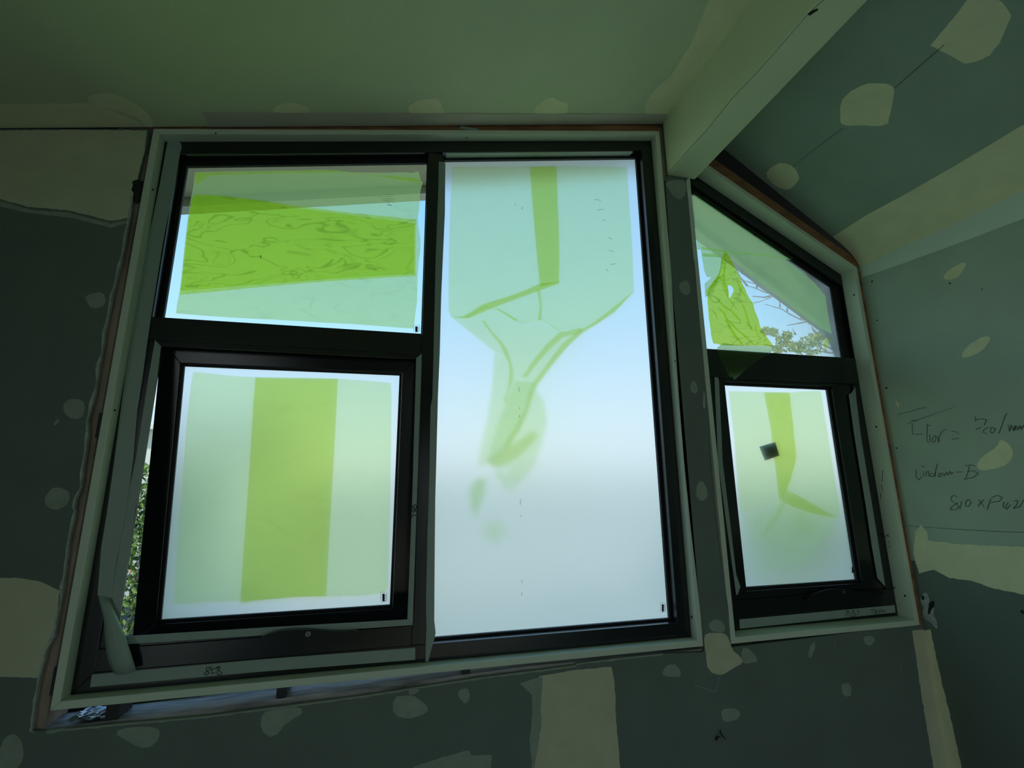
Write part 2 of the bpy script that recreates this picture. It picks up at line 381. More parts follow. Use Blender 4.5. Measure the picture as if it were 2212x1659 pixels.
finish('sill_plate', bm, M['timber_grey'], wall_f, label='weathered grey timber sill plate in the gap under the wide window')
box('sill_plate', 1.034, 1.815, .0115, .088, 1.0, 1.083, M['timber'], wall_f, .001)
# outer sheathing closes the cavity; gap under the wide frame stays open to the daylight
SY0, SY1 = .098, .112
pri('sheathing', [(-3.3, -.1), (-.80, -.1), (-.80, 2.62), (-.755, 2.62), (-.755, zt(-.755)+.003), (.925, zt(.925)+.003), (.925, -.1), (1.045, -.1), (1.045, 2.86), (1.06, zr(1.06)+.005), (1.79, zr(1.79)+.005), (1.79, -.1), (2.3, -.1), (2.3, 2.7), (1.02, 3.45), (-3.3, 2.5)], SY0, SY1, M['sheath'], wall_f)
pri('sheathing', [(-.80, -.1), (.925, -.1), (.925, 1.094), (-.80, 1.066)], SY0, SY1, M['sheath'], wall_f)
box('sheathing', 1.045, 1.79, SY0, SY1, -.1, 1.095, M['sheath'], wall_f)
# fixing holes / bent metal
strokes('scratch', [[(1560, 1445), (1545, 1495), (1500, 1480)], [(1945, 1432), (1948, 1460)], [(1803, 1383), (1804, 1395)]], PF, NF, .0015, M['compound_thin'], wall_f)

# left ceiling
cl = empty('ceiling', (0, 0, 0), label='left plasterboard ceiling rising gently to the boxed beam', cat='ceiling', kind='structure')
CLN = V3((.2, 0, -1)).normalized(); CL0 = V3((0, 0, 2.8))
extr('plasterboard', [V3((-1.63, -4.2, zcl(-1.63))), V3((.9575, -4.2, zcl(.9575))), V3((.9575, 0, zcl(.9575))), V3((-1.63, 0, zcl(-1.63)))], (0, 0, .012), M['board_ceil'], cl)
PC = lambda x, y: PPL(x, y, CL0, CLN)
def CCL(x, y):
    p = PC(x, y); p.y = min(p.y, -.0005); return p
cpat = [
 ([(-250, 226), (0, 225), (190, 223), (250, 242), (321, 276), (160, 278), (-250, 280)], 'compound'),
 ([(186, 207), (235, 200), (270, 212), (300, 228), (325, 250), (332, 274), (318, 275), (300, 256), (255, 238), (196, 226)], 'compound'),
 ([(588, 240), (600, 225), (640, 221), (668, 232), (669, 262), (600, 262)], 'compound'),
 ([(878, 232), (900, 218), (925, 211), (950, 214), (956, 236), (968, 248), (930, 256), (895, 252)], 'compound'),
 ([(1150, 235), (1172, 216), (1195, 207), (1206, 218), (1230, 222), (1222, 250), (1165, 252)], 'compound'),
 ([(1394, 245), (1393, 228), (1412, 196), (1452, 160), (1490, 100), (1540, -20), (1568, -100), (1720, -100), (1655, -20), (1433, 262), (1400, 260)], 'compound'),
]
for p_, mm in cpat: patch(p_, CCL, CLN, cl, mm)
# angle bead along the ceiling edge above the wide window
bm = bmesh.new()
add_extr(bm, [V3((-.62, -.058, zcl(-.62)-.0002)), V3((.945, -.050, zcl(.945)-.0002)), V3((.945, -.0002, zcl(.945)-.0002)), V3((-.62, -.0002, zcl(-.62)-.0002))], CLN*.0022)
finish('edge_strip', bm, mat('pale pinkish paper edge', (.60, .54, .47), .7, nz=.1, nscale=12), cl, label='pale exposed strip along the ceiling edge above the wide window')
extr('ceiling_backing', [V3((-3.3, .001, zcl(-3.3)+.10)), V3((.9575, .001, zcl(.9575)+.10)), V3((.9575, .10, zcl(.9575)+.10)), V3((-3.3, .10, zcl(-3.3)+.10))], (0, 0, .012), M['sheath'], cl)

# right ceiling, steep rake with a coved corner
cr = empty('ceiling.001', (0, 0, 0), label='steep right plasterboard ceiling falling from the beam to the side wall', cat='ceiling', kind='structure')
bm = bmesh.new(); rows = []
for y in (-4.2, 0):
    rows.append([bm.verts.new((x, y, z)) for x, z in CR]+[bm.verts.new((x+.006, y, z+.012)) for x, z in CR[::-1]])
n = len(rows[0])
for i in range(n): bm.faces.new((rows[0][i], rows[0][(i+1) % n], rows[1][(i+1) % n], rows[1][i]))
bm.faces.new(rows[0]); bm.faces.new(rows[1][::-1]); bm.normal_update()
bmesh.ops.triangulate(bm, faces=[f for f in bm.faces if len(f.verts) > 4], ngon_method='EAR_CLIP')
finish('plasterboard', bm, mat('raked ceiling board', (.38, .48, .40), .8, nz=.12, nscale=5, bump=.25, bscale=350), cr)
def crz(x):
    for (a, za), (b, zb) in zip(CR, CR[1:]):
        if a <= x <= b: return za+(zb-za)*(x-a)/(b-a)
    return CR[0][1]+(x-CR[0][0])*-.743 if x < CR[0][0] else CR[-1][1]
NCR = V3((-.70, 0, -1)).normalized()
def PCR(px, py):
    p = PPL(px, py, V3((1.213, 0, 2.931)), NCR); p.y = min(p.y, -.0005)
    return p
for p_ in ([(2010, 98), (2050, 50), (2090, 0), (2130, -12), (2165, 5), (2185, 33), (2160, 90), (2140, 118), (2112, 132), (2085, 137)],
           [(1815, 258), (1816, 222), (1832, 200), (1855, 187), (1885, 178), (1930, 183), (1932, 205), (1922, 250), (1916, 272), (1860, 271), (1817, 271)],
           [(1652, 378), (1665, 360), (1690, 350), (1715, 360), (1727, 382), (1722, 396), (1700, 412), (1674, 402)]):
    patch(p_, PCR, NCR, cr, 'compound')
# taped joint along the corner: follows the cove
bm = bmesh.new(); prof = [(1.700, crz(1.700))]+CR[1:]
nb = 26
for i in range(nb):
    ya, yb = -4.0+4.0*i/nb, -4.0+4.0*(i+1)/nb
    if i == nb-1: yb = -.001
    ja, jb = noise.noise(V3((i*.7, 1, 0)))*.012, noise.noise(V3(((i+1)*.7, 1, 0)))*.012
    for k_, ((xa, za), (xb, zb)) in enumerate(zip(prof, prof[1:])):
        da, db = (ja, jb) if k_ == 0 else (0, 0)
        q = [V3((xa+da, ya, crz(xa+da) if k_ == 0 else za)), V3((xb, ya, zb)), V3((xb, yb, zb)), V3((xa+db, yb, crz(xa+db) if k_ == 0 else za))]
        bm.faces.new([bm.verts.new(v+NCR*.0010) for v in q])
bmesh.ops.remove_doubles(bm, verts=bm.verts, dist=1e-5)
finish('taped_joint', bm, M['compound'], cr, fixn=False, smooth=True)
strokes('joint_line', [[(1712, 360), (1760, 322), (1822, 276)], [(1932, 190), (1990, 140), (2040, 96)]], PCR, NCR, .0016, M['pencil'], cr, off=.0012)

# beam
bmn = empty('trim_1', (0, 0, 0), label='boxed ceiling beam with skimmed plaster casing running out from the wall', cat='beam', kind='structure')
box('beam_casing', .9525, 1.0730, -4.2, -.001, 2.757, 3.05, M['beam'], bmn, .003)
strokes('crack', [[(1437, 382), (1480, 332), (1530, 277), (1580, 215), (1640, 152), (1700, 84), (1748, 28), (1760, 18), (1780, 0)]], lambda x, y: PX(x, y, .9525), (-1, 0, 0), .0016, M['pencil'], bmn)
pbm = bmesh.new()
q = [PX(x, y, .9525)+V3((-.0008, 0, 0)) for x, y in ((1745, 32), (1752, 24), (1766, 18), (1768, 22), (1758, 28), (1750, 34))]
add_extr(pbm, q, V3((.0006, 0, 0))); finish('chipped_edge', pbm, M['marker'], bmn)

# right wall
wr = empty('wall_right', (XR, 0, 0), label='green plasterboard side wall with pencil notes', cat='wall', kind='structure')
WINV['wall_right'] = Matrix.Translation((-XR, 0, 0))
zj = PX(2110, 1232, XR).z
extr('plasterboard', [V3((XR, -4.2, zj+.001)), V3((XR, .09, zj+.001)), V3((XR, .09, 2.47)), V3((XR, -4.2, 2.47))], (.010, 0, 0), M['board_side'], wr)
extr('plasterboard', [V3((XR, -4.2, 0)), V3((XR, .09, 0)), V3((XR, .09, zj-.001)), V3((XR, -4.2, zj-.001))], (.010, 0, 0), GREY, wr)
PW = lambda x, y: (lambda p: V3((XR, min(p.y, .0), p.z)))(PX(x, y, XR)); NW = (-1, 0, 0)
for p_, mm in (([(2035, 602), (2048, 582), (2087, 563), (2086, 580), (2062, 606)], 'compound'),
               ([(2074, 772), (2088, 748), (2130, 724), (2142, 732), (2122, 760), (2090, 773)], 'compound'),
               ([(2108, 1008), (2122, 986), (2155, 965), (2162, 946), (2187, 965), (2190, 990), (2165, 1010), (2120, 1018)], 'compound'),
               ([(1934, 862), (1944, 874), (1938, 882)], 'compound'),
               ([(1973, 1195), (1978, 1148), (1990, 1133), (2003, 1150), (2004, 1168), (2080, 1176), (2212, 1182), (3600, 1325), (3600, 1533), (2212, 1284), (2150, 1272), (2100, 1255), (2050, 1248), (2018, 1230), (1986, 1238)], 'compound'),
               ([(1992, 1318), (2002, 1298), (2018, 1310), (2016, 1326), (2024, 1340), (2027, 1362), (2012, 1346), (1994, 1334)], 'gypsum'),
               ([(1987, 1290), (2000, 1276), (2010, 1300), (1999, 1312), (1990, 1310)], 'gypsum'),
               ([(1980, 1362), (2010, 1360), (2022, 1420), (2036, 1480), (2058, 1570), (2082, 1680), (2250, 2600), (2130, 2600), (1990, 1680)], 'compound')):
    patch(p_, PW, NW, wr, mm)
for p_ in ([(2008, 1300), (2018, 1298), (2020, 1310), (2012, 1316), (2008, 1328), (2004, 1326), (2006, 1312)], [(1990, 1288), (1996, 1286), (1998, 1294), (1992, 1296)]):
    patch(p_, PW, NW, wr, 'marker', th=.0016, name='gouge')
bm = bmesh.new()
for i in range(30):
    ya, yb = -4.0+4.0*i/30, -4.0+4.0*(i+1)/30-(.002 if i == 29 else 0)
    def wz(y): return 2.372+.045*max(0, 1+y/.5)+noise.noise(V3((y*3, 5, 0)))*.008
    bm.faces.new([bm.verts.new(v) for v in (V3((XR-.0010, ya, 2.462)), V3((XR-.0010, yb, 2.462)), V3((XR-.0010, yb, wz(yb))), V3((XR-.0010, ya, wz(ya))))])
finish('taped_joint', bm, mat('light tinted compound', (.80, .90, .82), .6, nz=.05, nscale=8), wr, fixn=False)  # paler, bluer colour stands in for the light this strip catches
# pencil notes
s = 272/1736
def L(pts, ox=1940, oy=860, s=s): return [(ox+x*s, oy+y*s) for x, y in pts]
notes = [L([(0, 225), (150, 190), (300, 145), (390, 128)]), L([(185, 312), (265, 303)]), L([(195, 345), (200, 495)]), L([(205, 498), (345, 497)]),
 L([(405, 360), (400, 480), (398, 600), (430, 612)]), L([(425, 515), (440, 510), (440, 600)]), L([(500, 515), (470, 560), (470, 600), (495, 612), (525, 570), (520, 520), (500, 512)]),
 L([(545, 520), (560, 612), (570, 540), (595, 470), (640, 435), (675, 432)]), L([(740, 455), (800, 462), (840, 492)]), L([(745, 567), (840, 552)]), L([(405, 378), (450, 376)]),
 L([(1062, 255), (1072, 320)]), L([(1072, 300), (1130, 285), (1220, 295), (1190, 370)]), L([(1070, 430), (1150, 403)]), L([(1250, 405), (1190, 430), (1175, 470), (1230, 490)]),
 L([(1290, 400), (1270, 470), (1310, 480), (1350, 420), (1300, 405)]), L([(1500, 210), (1470, 260), (1430, 380), (1390, 490)]), L([(1520, 370), (1540, 460), (1560, 370), (1600, 455), (1620, 380), (1590, 400)]),
 L([(1640, 380), (1610, 430), (1650, 440), (1680, 380), (1700, 430), (1736, 370)]), L([(1560, 430), (1700, 400), (1736, 395)]),
 L([(325, 935), (370, 950)]), L([(255, 990), (245, 1080), (290, 1125), (330, 1080)]), L([(350, 1010), (360, 1075)]), L([(385, 1075), (390, 1020), (420, 1010), (425, 1075)]),
 L([(540, 905), (520, 1000), (510, 1085)]), L([(500, 1040), (450, 1040), (440, 1080), (490, 1080), (515, 1030)]), L([(580, 1040), (555, 1060), (565, 1090), (605, 1070), (600, 1035), (570, 1035)]),
 L([(620, 1030), (640, 1070), (670, 1020), (690, 1060), (720, 1010), (740, 1050), (765, 1020)]), L([(800, 1022), (890, 1018)]),
 L([(930, 935), (1000, 920), (1065, 935)]), L([(985, 940), (960, 1040), (930, 1115)]), L([(960, 1010), (1050, 1000), (1110, 1040), (1040, 1095), (910, 1118)]),
 L([(820, 1365), (770, 1340), (730, 1370), (735, 1410), (800, 1450), (840, 1490), (810, 1535), (720, 1540), (740, 1500), (830, 1440)]), L([(880, 1420), (850, 1525)]),
 L([(960, 1400), (930, 1440), (935, 1490), (975, 1495), (1005, 1440), (985, 1400), (955, 1402)]), L([(1110, 1400), (1190, 1500)]), L([(1180, 1400), (1100, 1490)]),
 L([(1280, 1390), (1250, 1470), (1230, 1535)]), L([(1290, 1370), (1370, 1340), (1440, 1370), (1400, 1420), (1280, 1440)]), L([(1460, 1430), (1450, 1500), (1500, 1530), (1550, 1470)]), L([(1520, 1440), (1480, 1500)]),
 L([(1600, 1420), (1650, 1410), (1640, 1470), (1590, 1520), (1680, 1500), (1736, 1400)])]
strokes('pencil_writing', notes, PW, NW, .0017, M['pencil'], wr, label='faint pencil note of window sizes')
strokes('pencil_line', [[(1895, 1122), (1960, 1136), (2110, 1146), (2212, 1150)], [(1960, 915), (2060, 880)]], PW, NW, .0012, M['pencil'], wr)
bm = bmesh.new()
for (x, y, r) in ((1884, 608, .004), (1895, 692, .003), (1915, 838, .004), (1937, 968, .003), (2052, 612, .003), (2122, 625, .002), (2210, 1322, .006)):
    p = PW(x, y); add_extr(bm, [p+V3((-.0004, math.cos(k)*r, math.sin(k)*r)) for k in np.linspace(0, 5.5, 8).tolist()], V3((-.0006, 0, 0)))
finish('nail_hole', bm, M['marker'], wr)

# remaining shell, out of view
XL = -1.62
wb = empty('wall_left', (XL, 0, 0), label='green plasterboard side wall on the left with an opening added for fill light, outside the view', cat='wall', kind='structure')
WINV['wall_left'] = Matrix.Translation((-XL, 0, 0))
OY0, OY1, OZ0, OZ1 = -4.15, -2.1, .05, 2.32  # opening added in the unseen left wall to let in fill light
for ya, yb, za, zb_ in ((-4.2, OY0, 0, zcl(XL)), (OY1, 0, 0, zcl(XL)), (OY0, OY1, 0, OZ0), (OY0, OY1, OZ1, zcl(XL))):
    box('plasterboard', XL-.012, XL, ya, yb, za, zb_, GREY, wb)
wk = empty('wall_back', (0, -4.2, 0), label='green plasterboard wall behind the camera with an opening added for sun and fill light', cat='wall', kind='structure')
WINV['wall_back'] = Matrix.Translation((0, 4.2, 0))
BX0, BX1, BZ1 = .4, 1.72, 1.95  # opening added in the unseen back wall so sun bounces off the floor
pri('plasterboard', [(XL, 0), (BX0, 0), (BX0, zcl(BX0)), (XL, zcl(XL))], -4.21, -4.20, GREY, wk)
pri('plasterboard', [(BX1, 0), (XR, 0), (XR, 2.47), (BX1, 2.53)], -4.21, -4.20, GREY, wk)
pri('plasterboard', [(BX0, BZ1), (BX1, BZ1), (BX1, 2.53), (1.073, 3.03), (.955, 2.99), (BX0, zcl(BX0))], -4.21, -4.20, GREY, wk)
tagobj(box('floor', -1.63, 1.83, -4.3, .09, -.02, 0, M['floor']), 'dusty particle board floor', 'floor', kind='structure')

# ------------------------------------------------------------------ wide window
F = .032
W1 = empty('window_1', (0, 0, 0), label='wide black aluminium window with clear, frosted and open awning lights', cat='window', kind='structure')
li, lo = .018, 1.0945
LX0, LX1 = -.748, .917
ring(['lining_board']*4, [(LX0-li, lo), (LX1+li, lo), (LX1+li, zt(LX1+li)+li), (LX0-li, zt(LX0-li)+li)],
     [(LX0, lo+li), (LX1, lo+li), (LX1, zt(LX1)), (LX0, zt(LX0))], 0, .090, M['primer'], W1, .0015)
zb = lo+li
ring(['frame_sill', 'frame_jamb', 'frame_head', 'frame_jamb'], [(LX0+.0004, zb+.0004), (LX1-.0004, zb+.0004), (LX1-.0004, zt(LX1)-.0006), (LX0+.0004, zt(LX0)-.0006)],
     [(-.7055, 1.1575), (.8705, 1.1575), (.8705, zt(.8705)-.0455), (-.7055, zt(-.7055)-.0455)], F, .084, M['alu'], W1)
box('mullion', .0435, .0985, F, .084, 1.1577, zt(.07)-.05, M['alu'], W1, .0012)
box('transom', -.7053, .0433, F, .072, 1.997, 2.0645, M['alu'], W1, .0012)
box('frame_rail', -.7053, .0433, F-.001, .080, 1.1577, 1.2085, M['alu'], W1, .0012)
# inner stop around the awning opening
ring(['stop_bead']*4, [(-.7030, 1.2087), (.0543, 1.2087), (.0543, 1.9968), (-.7030, 1.9968)], [(-.6715, 1.2245), (.0365, 1.2245), (.0365, 1.980), (-.6715, 1.980)], F+.001, .040, M['alu'], W1, .001)
# glazing beads
ztb = lambda x: zt(x)-.0455
ring(['glazing_bead']*4, [(-.7053, 2.0647), (.0433, 2.0647), (.0433, ztb(.0433)-.0002), (-.7053, ztb(-.7053)-.0002)], [(-.693, 2.069), (.0405, 2.069), (.0405, ztb(.04)-.019), (-.693, ztb(-.693)-.019)], .062, .0735, M['rubber'], W1, .001)
ring(['glazing_bead']*4, [(.0987, 1.1577), (.8703, 1.1577), (.8703, ztb(.8703)-.0002), (.0987, ztb(.0987)-.0002)], [(.1005, 1.1640), (.8610, 1.1640), (.8610, ztb(.861)-.010), (.1005, ztb(.1005)-.010)], .062, .0735, M['rubber'], W1, .001)
pri('pane', [(-.700, 2.066), (.0425, 2.066), (.0425, ztb(.0425)-.003), (-.700, ztb(-.700)-.003)], .075, .079, M['glass'], W1, label='clear glass pane of the upper left light')
etch(pri('pane', [(.0995, 1.1590), (.8690, 1.1590), (.8690, ztb(.869)-.003), (.0995, ztb(.0995)-.003)], .075, .081, M['frost'], W1, label='tall frosted glass pane'))

def sticker(proj, nrm, x0, y0, x1, y1, parent):
    bm = bmesh.new(); nrm = V3(nrm)
    P = lambda u, v: proj(x0+(x1-x0)*u, y0+(y1-y0)*v)+nrm*.0006
    H = (P(0, 1)-P(0, 0)).length
    def poly(pts): bm.faces.new([bm.verts.new(P(u, v)) for u, v in pts])
    poly([(.28, .2), (.62, .2), (.62, .95), (.28, .95)])
    stroke(bm, [P(.06, .12), P(.06, .95)], H*.03, nrm)
    stroke(bm, [P(.0, .05), P(.95, .05)], H*.025, nrm)
    stroke(bm, [P(.15, 1.02), P(.6, 1.02)], H*.025, nrm)
    for k in range(4):
        v = .22+k*.19
        stroke(bm, [P(.58, v+.10), P(.78, v+.12), P(1.0, v-.02)], H*.05, nrm)
        poly([(.58, v+.02), (.75, v+.12), (.58, v+.17)])
    return finish('glass_sticker', bm, M['ink'], parent, fixn=False)
sticker(lambda x, y: PY(x, y, .075), NF, 893, 702, 907, 718, W1)
sticker(lambda x, y: PY(x, y, .075), NF, 1426, 1301, 1438, 1322, W1)

strokes('glass_mark', [[(1284, 432), (1291, 431), (1298, 435)], [(1290, 454), (1303, 452)], [(1301, 475), (1309, 477)], [(1313, 513), (1322, 517)], [(1315, 541), (1326, 544)], [(1318, 571), (1330, 570)], [(1309, 581), (1313, 586)], [(1121, 836), (1121, 846)], [(1122, 880), (1122, 884)], [(1122, 897), (1122, 902)], [(1124, 1079), (1124, 1090)], [(1125, 1113), (1125, 1116)], [(1127, 1253), (1127, 1258)], [(1127, 1279), (1127, 1286)], [(1112, 440), (1114, 444)], [(1130, 448), (1126, 452)]],
        lambda x, y: PY(x, y, .0748), NF, .0011, M['ink'], W1)
# awning sash, hinged along its head and pushed out at the bottom
SA = math.radians(6.1); SP = V3((0, .0775, 1.978))
sash = empty('sash', (0, 0, 0)); sash.parent = W1
tagobj(sash, label='open awning sash with frosted glass')
R_s = Matrix.Rotation(SA, 4, 'X'); sash.matrix_world = Matrix.Translation(SP) @ R_s
SMW = Matrix.Translation(SP) @ R_s; SMI = SMW.inverted()
def sring(names, outer, inner, y0, y1, m):
    for i in range(4):
        j = (i+1) % 4
        bm = bmesh.new(); add_extr(bm, [V3((x, y0, z)) for x, z in (outer[i], outer[j], inner[j], inner[i])], V3((0, y1-y0, 0)))
        o = finish(names[i], bm, m, None, .0012); o.parent = sash
GD = .0135                                             # glass depth behind the sash face
nS = SMW.to_3x3() @ V3((0, -1, 0)); pS = SMW @ V3((0, GD, 0))
PS = lambda x, y: PPL(x, y, pS, nS)
g_tl, g_bl, g_tr, g_br = [SMI @ PS(*q) for q in ((400, 793), (352, 1335), (862, 811), (843, 1306))]
gx0, gx1 = (g_tl.x+g_bl.x)/2, (g_tr.x+g_br.x)/2; gz1 = (g_tl.z+g_tr.z)/2; gz0 = (g_bl.z+g_br.z)/2
fx = [(SMI @ PPL(x, y, SP, nS)).x for x, y in ((334, 896), (321, 1026), (305, 1167), (297, 1268))]
sx0, sx1, sz0, sz1 = sum(fx)/4, gx1+.060, gz0-.052, .030
sring(['sash_rail', 'sash_stile', 'sash_rail', 'sash_stile'], [(sx0, sz0), (sx1, sz0), (sx1, sz1), (sx0, sz1)], [(gx0-.009, gz0-.009), (gx1+.009, gz0-.009), (gx1+.009, gz1+.009), (gx0-.009, gz1+.009)], 0, .034, M['alu'])
sring(['glazing_bead']*4, [(gx0-.0088, gz0-.0088), (gx1+.0088, gz0-.0088), (gx1+.0088, gz1+.0088), (gx0-.0088, gz1+.0088)], [(gx0, gz0), (gx1, gz0), (gx1, gz1), (gx0, gz1)], .005, GD-.0008, M['rubber'])
bm = bmesh.new(); add_extr(bm, [V3((x, GD, z)) for x, z in ((gx0-.007, gz0-.007), (gx1+.007, gz0-.007), (gx1+.007, gz1+.007), (gx0-.007, gz1+.007))], V3((0, .006, 0)))
o = finish('pane', bm, M['frost'], None, label='frosted glass pane of the awning sash'); o.parent = sash; etch(o)
st = sticker(PS, nS, 822, 1278, 836, 1300, None); st.data.transform(SMI); st.parent = sash
# highlight along the sash foot, put in as a bright metal strip
bm = bmesh.new(); add_extr(bm, [V3((sx0+.06, -.006, sz0+.002)), V3((sx1-.004, -.006, sz0+.002)), V3((sx1-.004, -.006, sz0+.0045)), V3((sx0+.06, -.006, sz0+.0045))], V3((0, .005, 0)))
o = finish('highlight_strip', bm, M['highlight_metal'], None, label='bright strip standing in for a highlight along the foot of the sash'); o.parent = sash

# winder handle with key lock
PH = lambda x, y: PY(x, y, F-.016)
hp = smooth_poly([(556, 1380), (585, 1367), (620, 1361), (655, 1359.5), (690, 1362), (730, 1365), (778, 1362), (776, 1369), (735, 1375), (690, 1379), (640, 1385), (590, 1393), (556, 1398)], 2)
hd = extr('handle', [PH(x, y) for x, y in hp], (0, .0145, 0), M['alu'], W1, .002, label='black awning handle with a round key lock')
pl = PH(665.5, 1369.5)
def disc(name, c, r, d, m, parent, n=20, **k):
    return extr(name, [c+V3((math.cos(a)*r, 0, math.sin(a)*r)) for a in np.linspace(0, 2*math.pi, n, endpoint=False).tolist()], (0, d, 0), m, parent, tri=False, **k)
disc('key_lock', pl+V3((0, -.0015, 0)), .0066, .002, mat('dull lock metal', (.30, .32, .30), .5), hd, label='round grey key lock')
kb = bmesh.new(); add_extr(kb, [pl+V3((a, -.0022, b)) for a, b in ((-.0012, -.0042), (.0012, -.0042), (.0016, .0042), (-.0008, .0042))], V3((0, .0008, 0)))
finish('keyhole', kb, M['ink'], hd)

# sage protective tape left on the aluminium
def tape(pts, Y, parent, name='protective_tape', th=.0006, proj=None, nrm=(0, -1, 0), **k):
    pr_ = proj or (lambda x, y: PY(x, y, Y)); n = V3(nrm)
    return extr(name, [pr_(x, y)+n*.0002 for x, y in pts], n*th, M['tape'], parent, **k)
tape([(362, 306), (380, 305), (391, 309), (393, 318), (389, 331), (375, 415), (358, 492), (348, 550), (337, 620), (326, 688), (317, 750), (309, 810), (297, 888), (289, 989), (272, 1110), (254, 1201), (241, 1292), (211, 1285), (219, 1184), (231, 1110), (248, 989), (259, 900), (272, 803), (290, 690), (310, 550), (326, 490), (345, 400)], F-.0002, W1, label='long strip of sage tape down the left jamb')
tape([(199, 1457), (560, 1424.5), (897, 1399), (897, 1425), (560, 1451), (195, 1484)], F-.0002, W1, label='sage tape on the sill marked with numbers')
tape([(335, 735), (348, 748), (339, 820), (314, 989), (293, 1100), (258, 1348), (246, 1362), (240, 1300), (270, 1100), (294, 989), (320, 822)], F+.0008, W1)
tape([(271, 1374), (580, 1355), (880, 1338), (894, 1350), (600, 1370), (277, 1391)], F+.0008, W1)
tape([(880, 1337.5), (894.5, 1350), (904, 1060), (911, 764), (899, 774), (891, 1060)], F+.0008, W1)
tp = box('protective_tape', .106, .833, .036, .064, 0, .0006, M['tape'], W1); tp.data.transform(Matrix.Translation((0, 0, zt(0)-.0455-.0008)) @ Matrix(((1, 0, 0, 0), (0, 1, 0, 0), (.1835, 0, 1, 0), (0, 0, 0, 1))))
tape([(948, 349), (962, 352), (961, 460), (953, 640), (950, 760), (944, 900), (941, 1000), (939, 1200), (938, 1340), (941, 1366), (938, 1382), (931, 1405), (925, 1429), (919, 1429), (920, 1380), (921, 1360), (920, 1300), (923, 1160), (927, 1040), (930, 880), (934, 858), (937, 740), (941, 560), (946, 430)], F-.004, W1, name='loose_tape', th=.0010, label='loose sage tape peeling down the mullion')
# curled free end of the left strip
bm = bmesh.new()
lf = [(211, 1285), (216, 1305), (224, 1335), (226, 1370), (229, 1405), (235, 1432), (247, 1456)]
rt = [(241, 1292), (247, 1318), (258, 1344), (270, 1372), (281, 1405), (289, 1430), (294, 1448)]
dp = [.0, .006, .014, .019, .021, .020, .017]
rws = []
for (a, b, d_) in zip(lf, rt, dp):
    row = []
    for k_ in range(6):
        u = k_/5; px_, py_ = a[0]+(b[0]-a[0])*u, a[1]+(b[1]-a[1])*u
        if a[1] > 1450: py_ += 5*math.sin(u*math.pi)
        row.append(bm.verts.new(PY(px_, py_, F-.001-d_-.006*math.sin(u*math.pi)*(d_ > 0))))
    rws.append(row)
for A, B in zip(rws, rws[1:]):
    for k_ in range(5): bm.faces.new((A[k_], A[k_+1], B[k_+1], B[k_]))
o = finish('loose_tape', bm, M['tape'], W1, smooth=True, label='curled loose end of tape hanging at the lower left corner')
sf = o.modifiers.new('solid', 'SOLIDIFY'); sf.thickness = .0006
s = 1/2.967
P818 = [[(1312, 1058), (1325, 1062), (1342, 1050), (1322, 1030), (1325, 1014), (1345, 1014), (1346, 1028), (1312, 1050), (1312, 1058)], [(1352, 1008), (1360, 1052), (1380, 1048)], [(1358, 1026), (1402, 1012)], [(1392, 1055), (1410, 1062), (1425, 1050), (1398, 1030), (1390, 1012), (1405, 1006), (1412, 1018), (1392, 1040), (1392, 1055)]]
strokes('marker_number', [[(x*s, 1100+y*s) for x, y in l] for l in P818], lambda x, y: PY(x, y, F-.001), NF, .0017, M['marker'], W1)
s = 1/20.74
P883 = [[(600, 660), (585, 720), (610, 750), (660, 715), (730, 625), (790, 640), (825, 740), (800, 800), (740, 790), (680, 720), (600, 660)], [(680, 960), (630, 900), (640, 830), (690, 810), (780, 860), (790, 930), (740, 850), (700, 975)], [(565, 1090), (620, 1180), (640, 1080), (670, 1060), (720, 1130), (760, 1120), (800, 1050)]]
strokes('marker_number', [[(860+x*s, 1060+y*s) for x, y in l] for l in P883], lambda x, y: PY(x, y, F+.0004), NF, .0022, M['marker'], W1)
# nail heads / holes in the lining
bm = bmesh.new()
for (x, y, r, Y) in ((248, 886, .003, .0), (330, 410, .0035, 0), (1008, 298, .003, .012), (1425, 381, .003, .006), (1494, 1333, .004, .006), (1458, 780, .003, 0), (215, 1423, .003, .0), (466, 288, .003, 0)):
    p = PY(x, y, Y); add_extr(bm, [p+V3((math.cos(k)*r*.7, -.0006, math.sin(k)*r)) for k in np.linspace(0, 5.5, 8).tolist()], V3((0, .0014, 0)))
finish('nail_hole', bm, M['marker'], W1)

# ------------------------------------------------------------------ raked window
G = .058
W2 = empty('window_2', (0, 0, 0), label='narrow black window with a raked head beside the side wall', cat='window', kind='structure')
A0, A1, zb2 = 1.0530, 1.7865, 1.1110
ring(['lining_board']*4, [(A0-.018, zb2-.018), (A1+.018, zb2-.018), (A1+.018, zr(A1+.018)+.018), (A0-.018, zr(A0-.018)+.022)], [(A0, zb2), (A1, zb2), (A1, zr(A1)), (A0, zr(A0))], 0, .090, M['primer'], W2, .0015)
zi = lambda x: zr(x)-.054
ring(['frame_sill', 'frame_jamb', 'frame_head', 'frame_jamb'], [(A0+.0004, zb2+.0004), (A1-.0004, zb2+.0004), (A1-.0004, zr(A1)-.0006), (A0+.0004, zr(A0)-.0006)], [(1.0900, 1.1505), (1.7830, 1.1505), (1.7830, zi(1.783)), (1.0900, zi(1.09))], G, .096, M['alu'], W2)
box('transom', 1.0902, 1.7828, G-.004, .100, 1.975, 2.0835, M['alu'], W2, .0012)
box('frame_rail', 1.0902, 1.7828, G-.001, .096, 1.1507, 1.2030, M['alu'], W2, .0012)
box('frame_stile', 1.7490, 1.7828, G, .096, 1.2032, 1.9748, M['alu'], W2, .001)
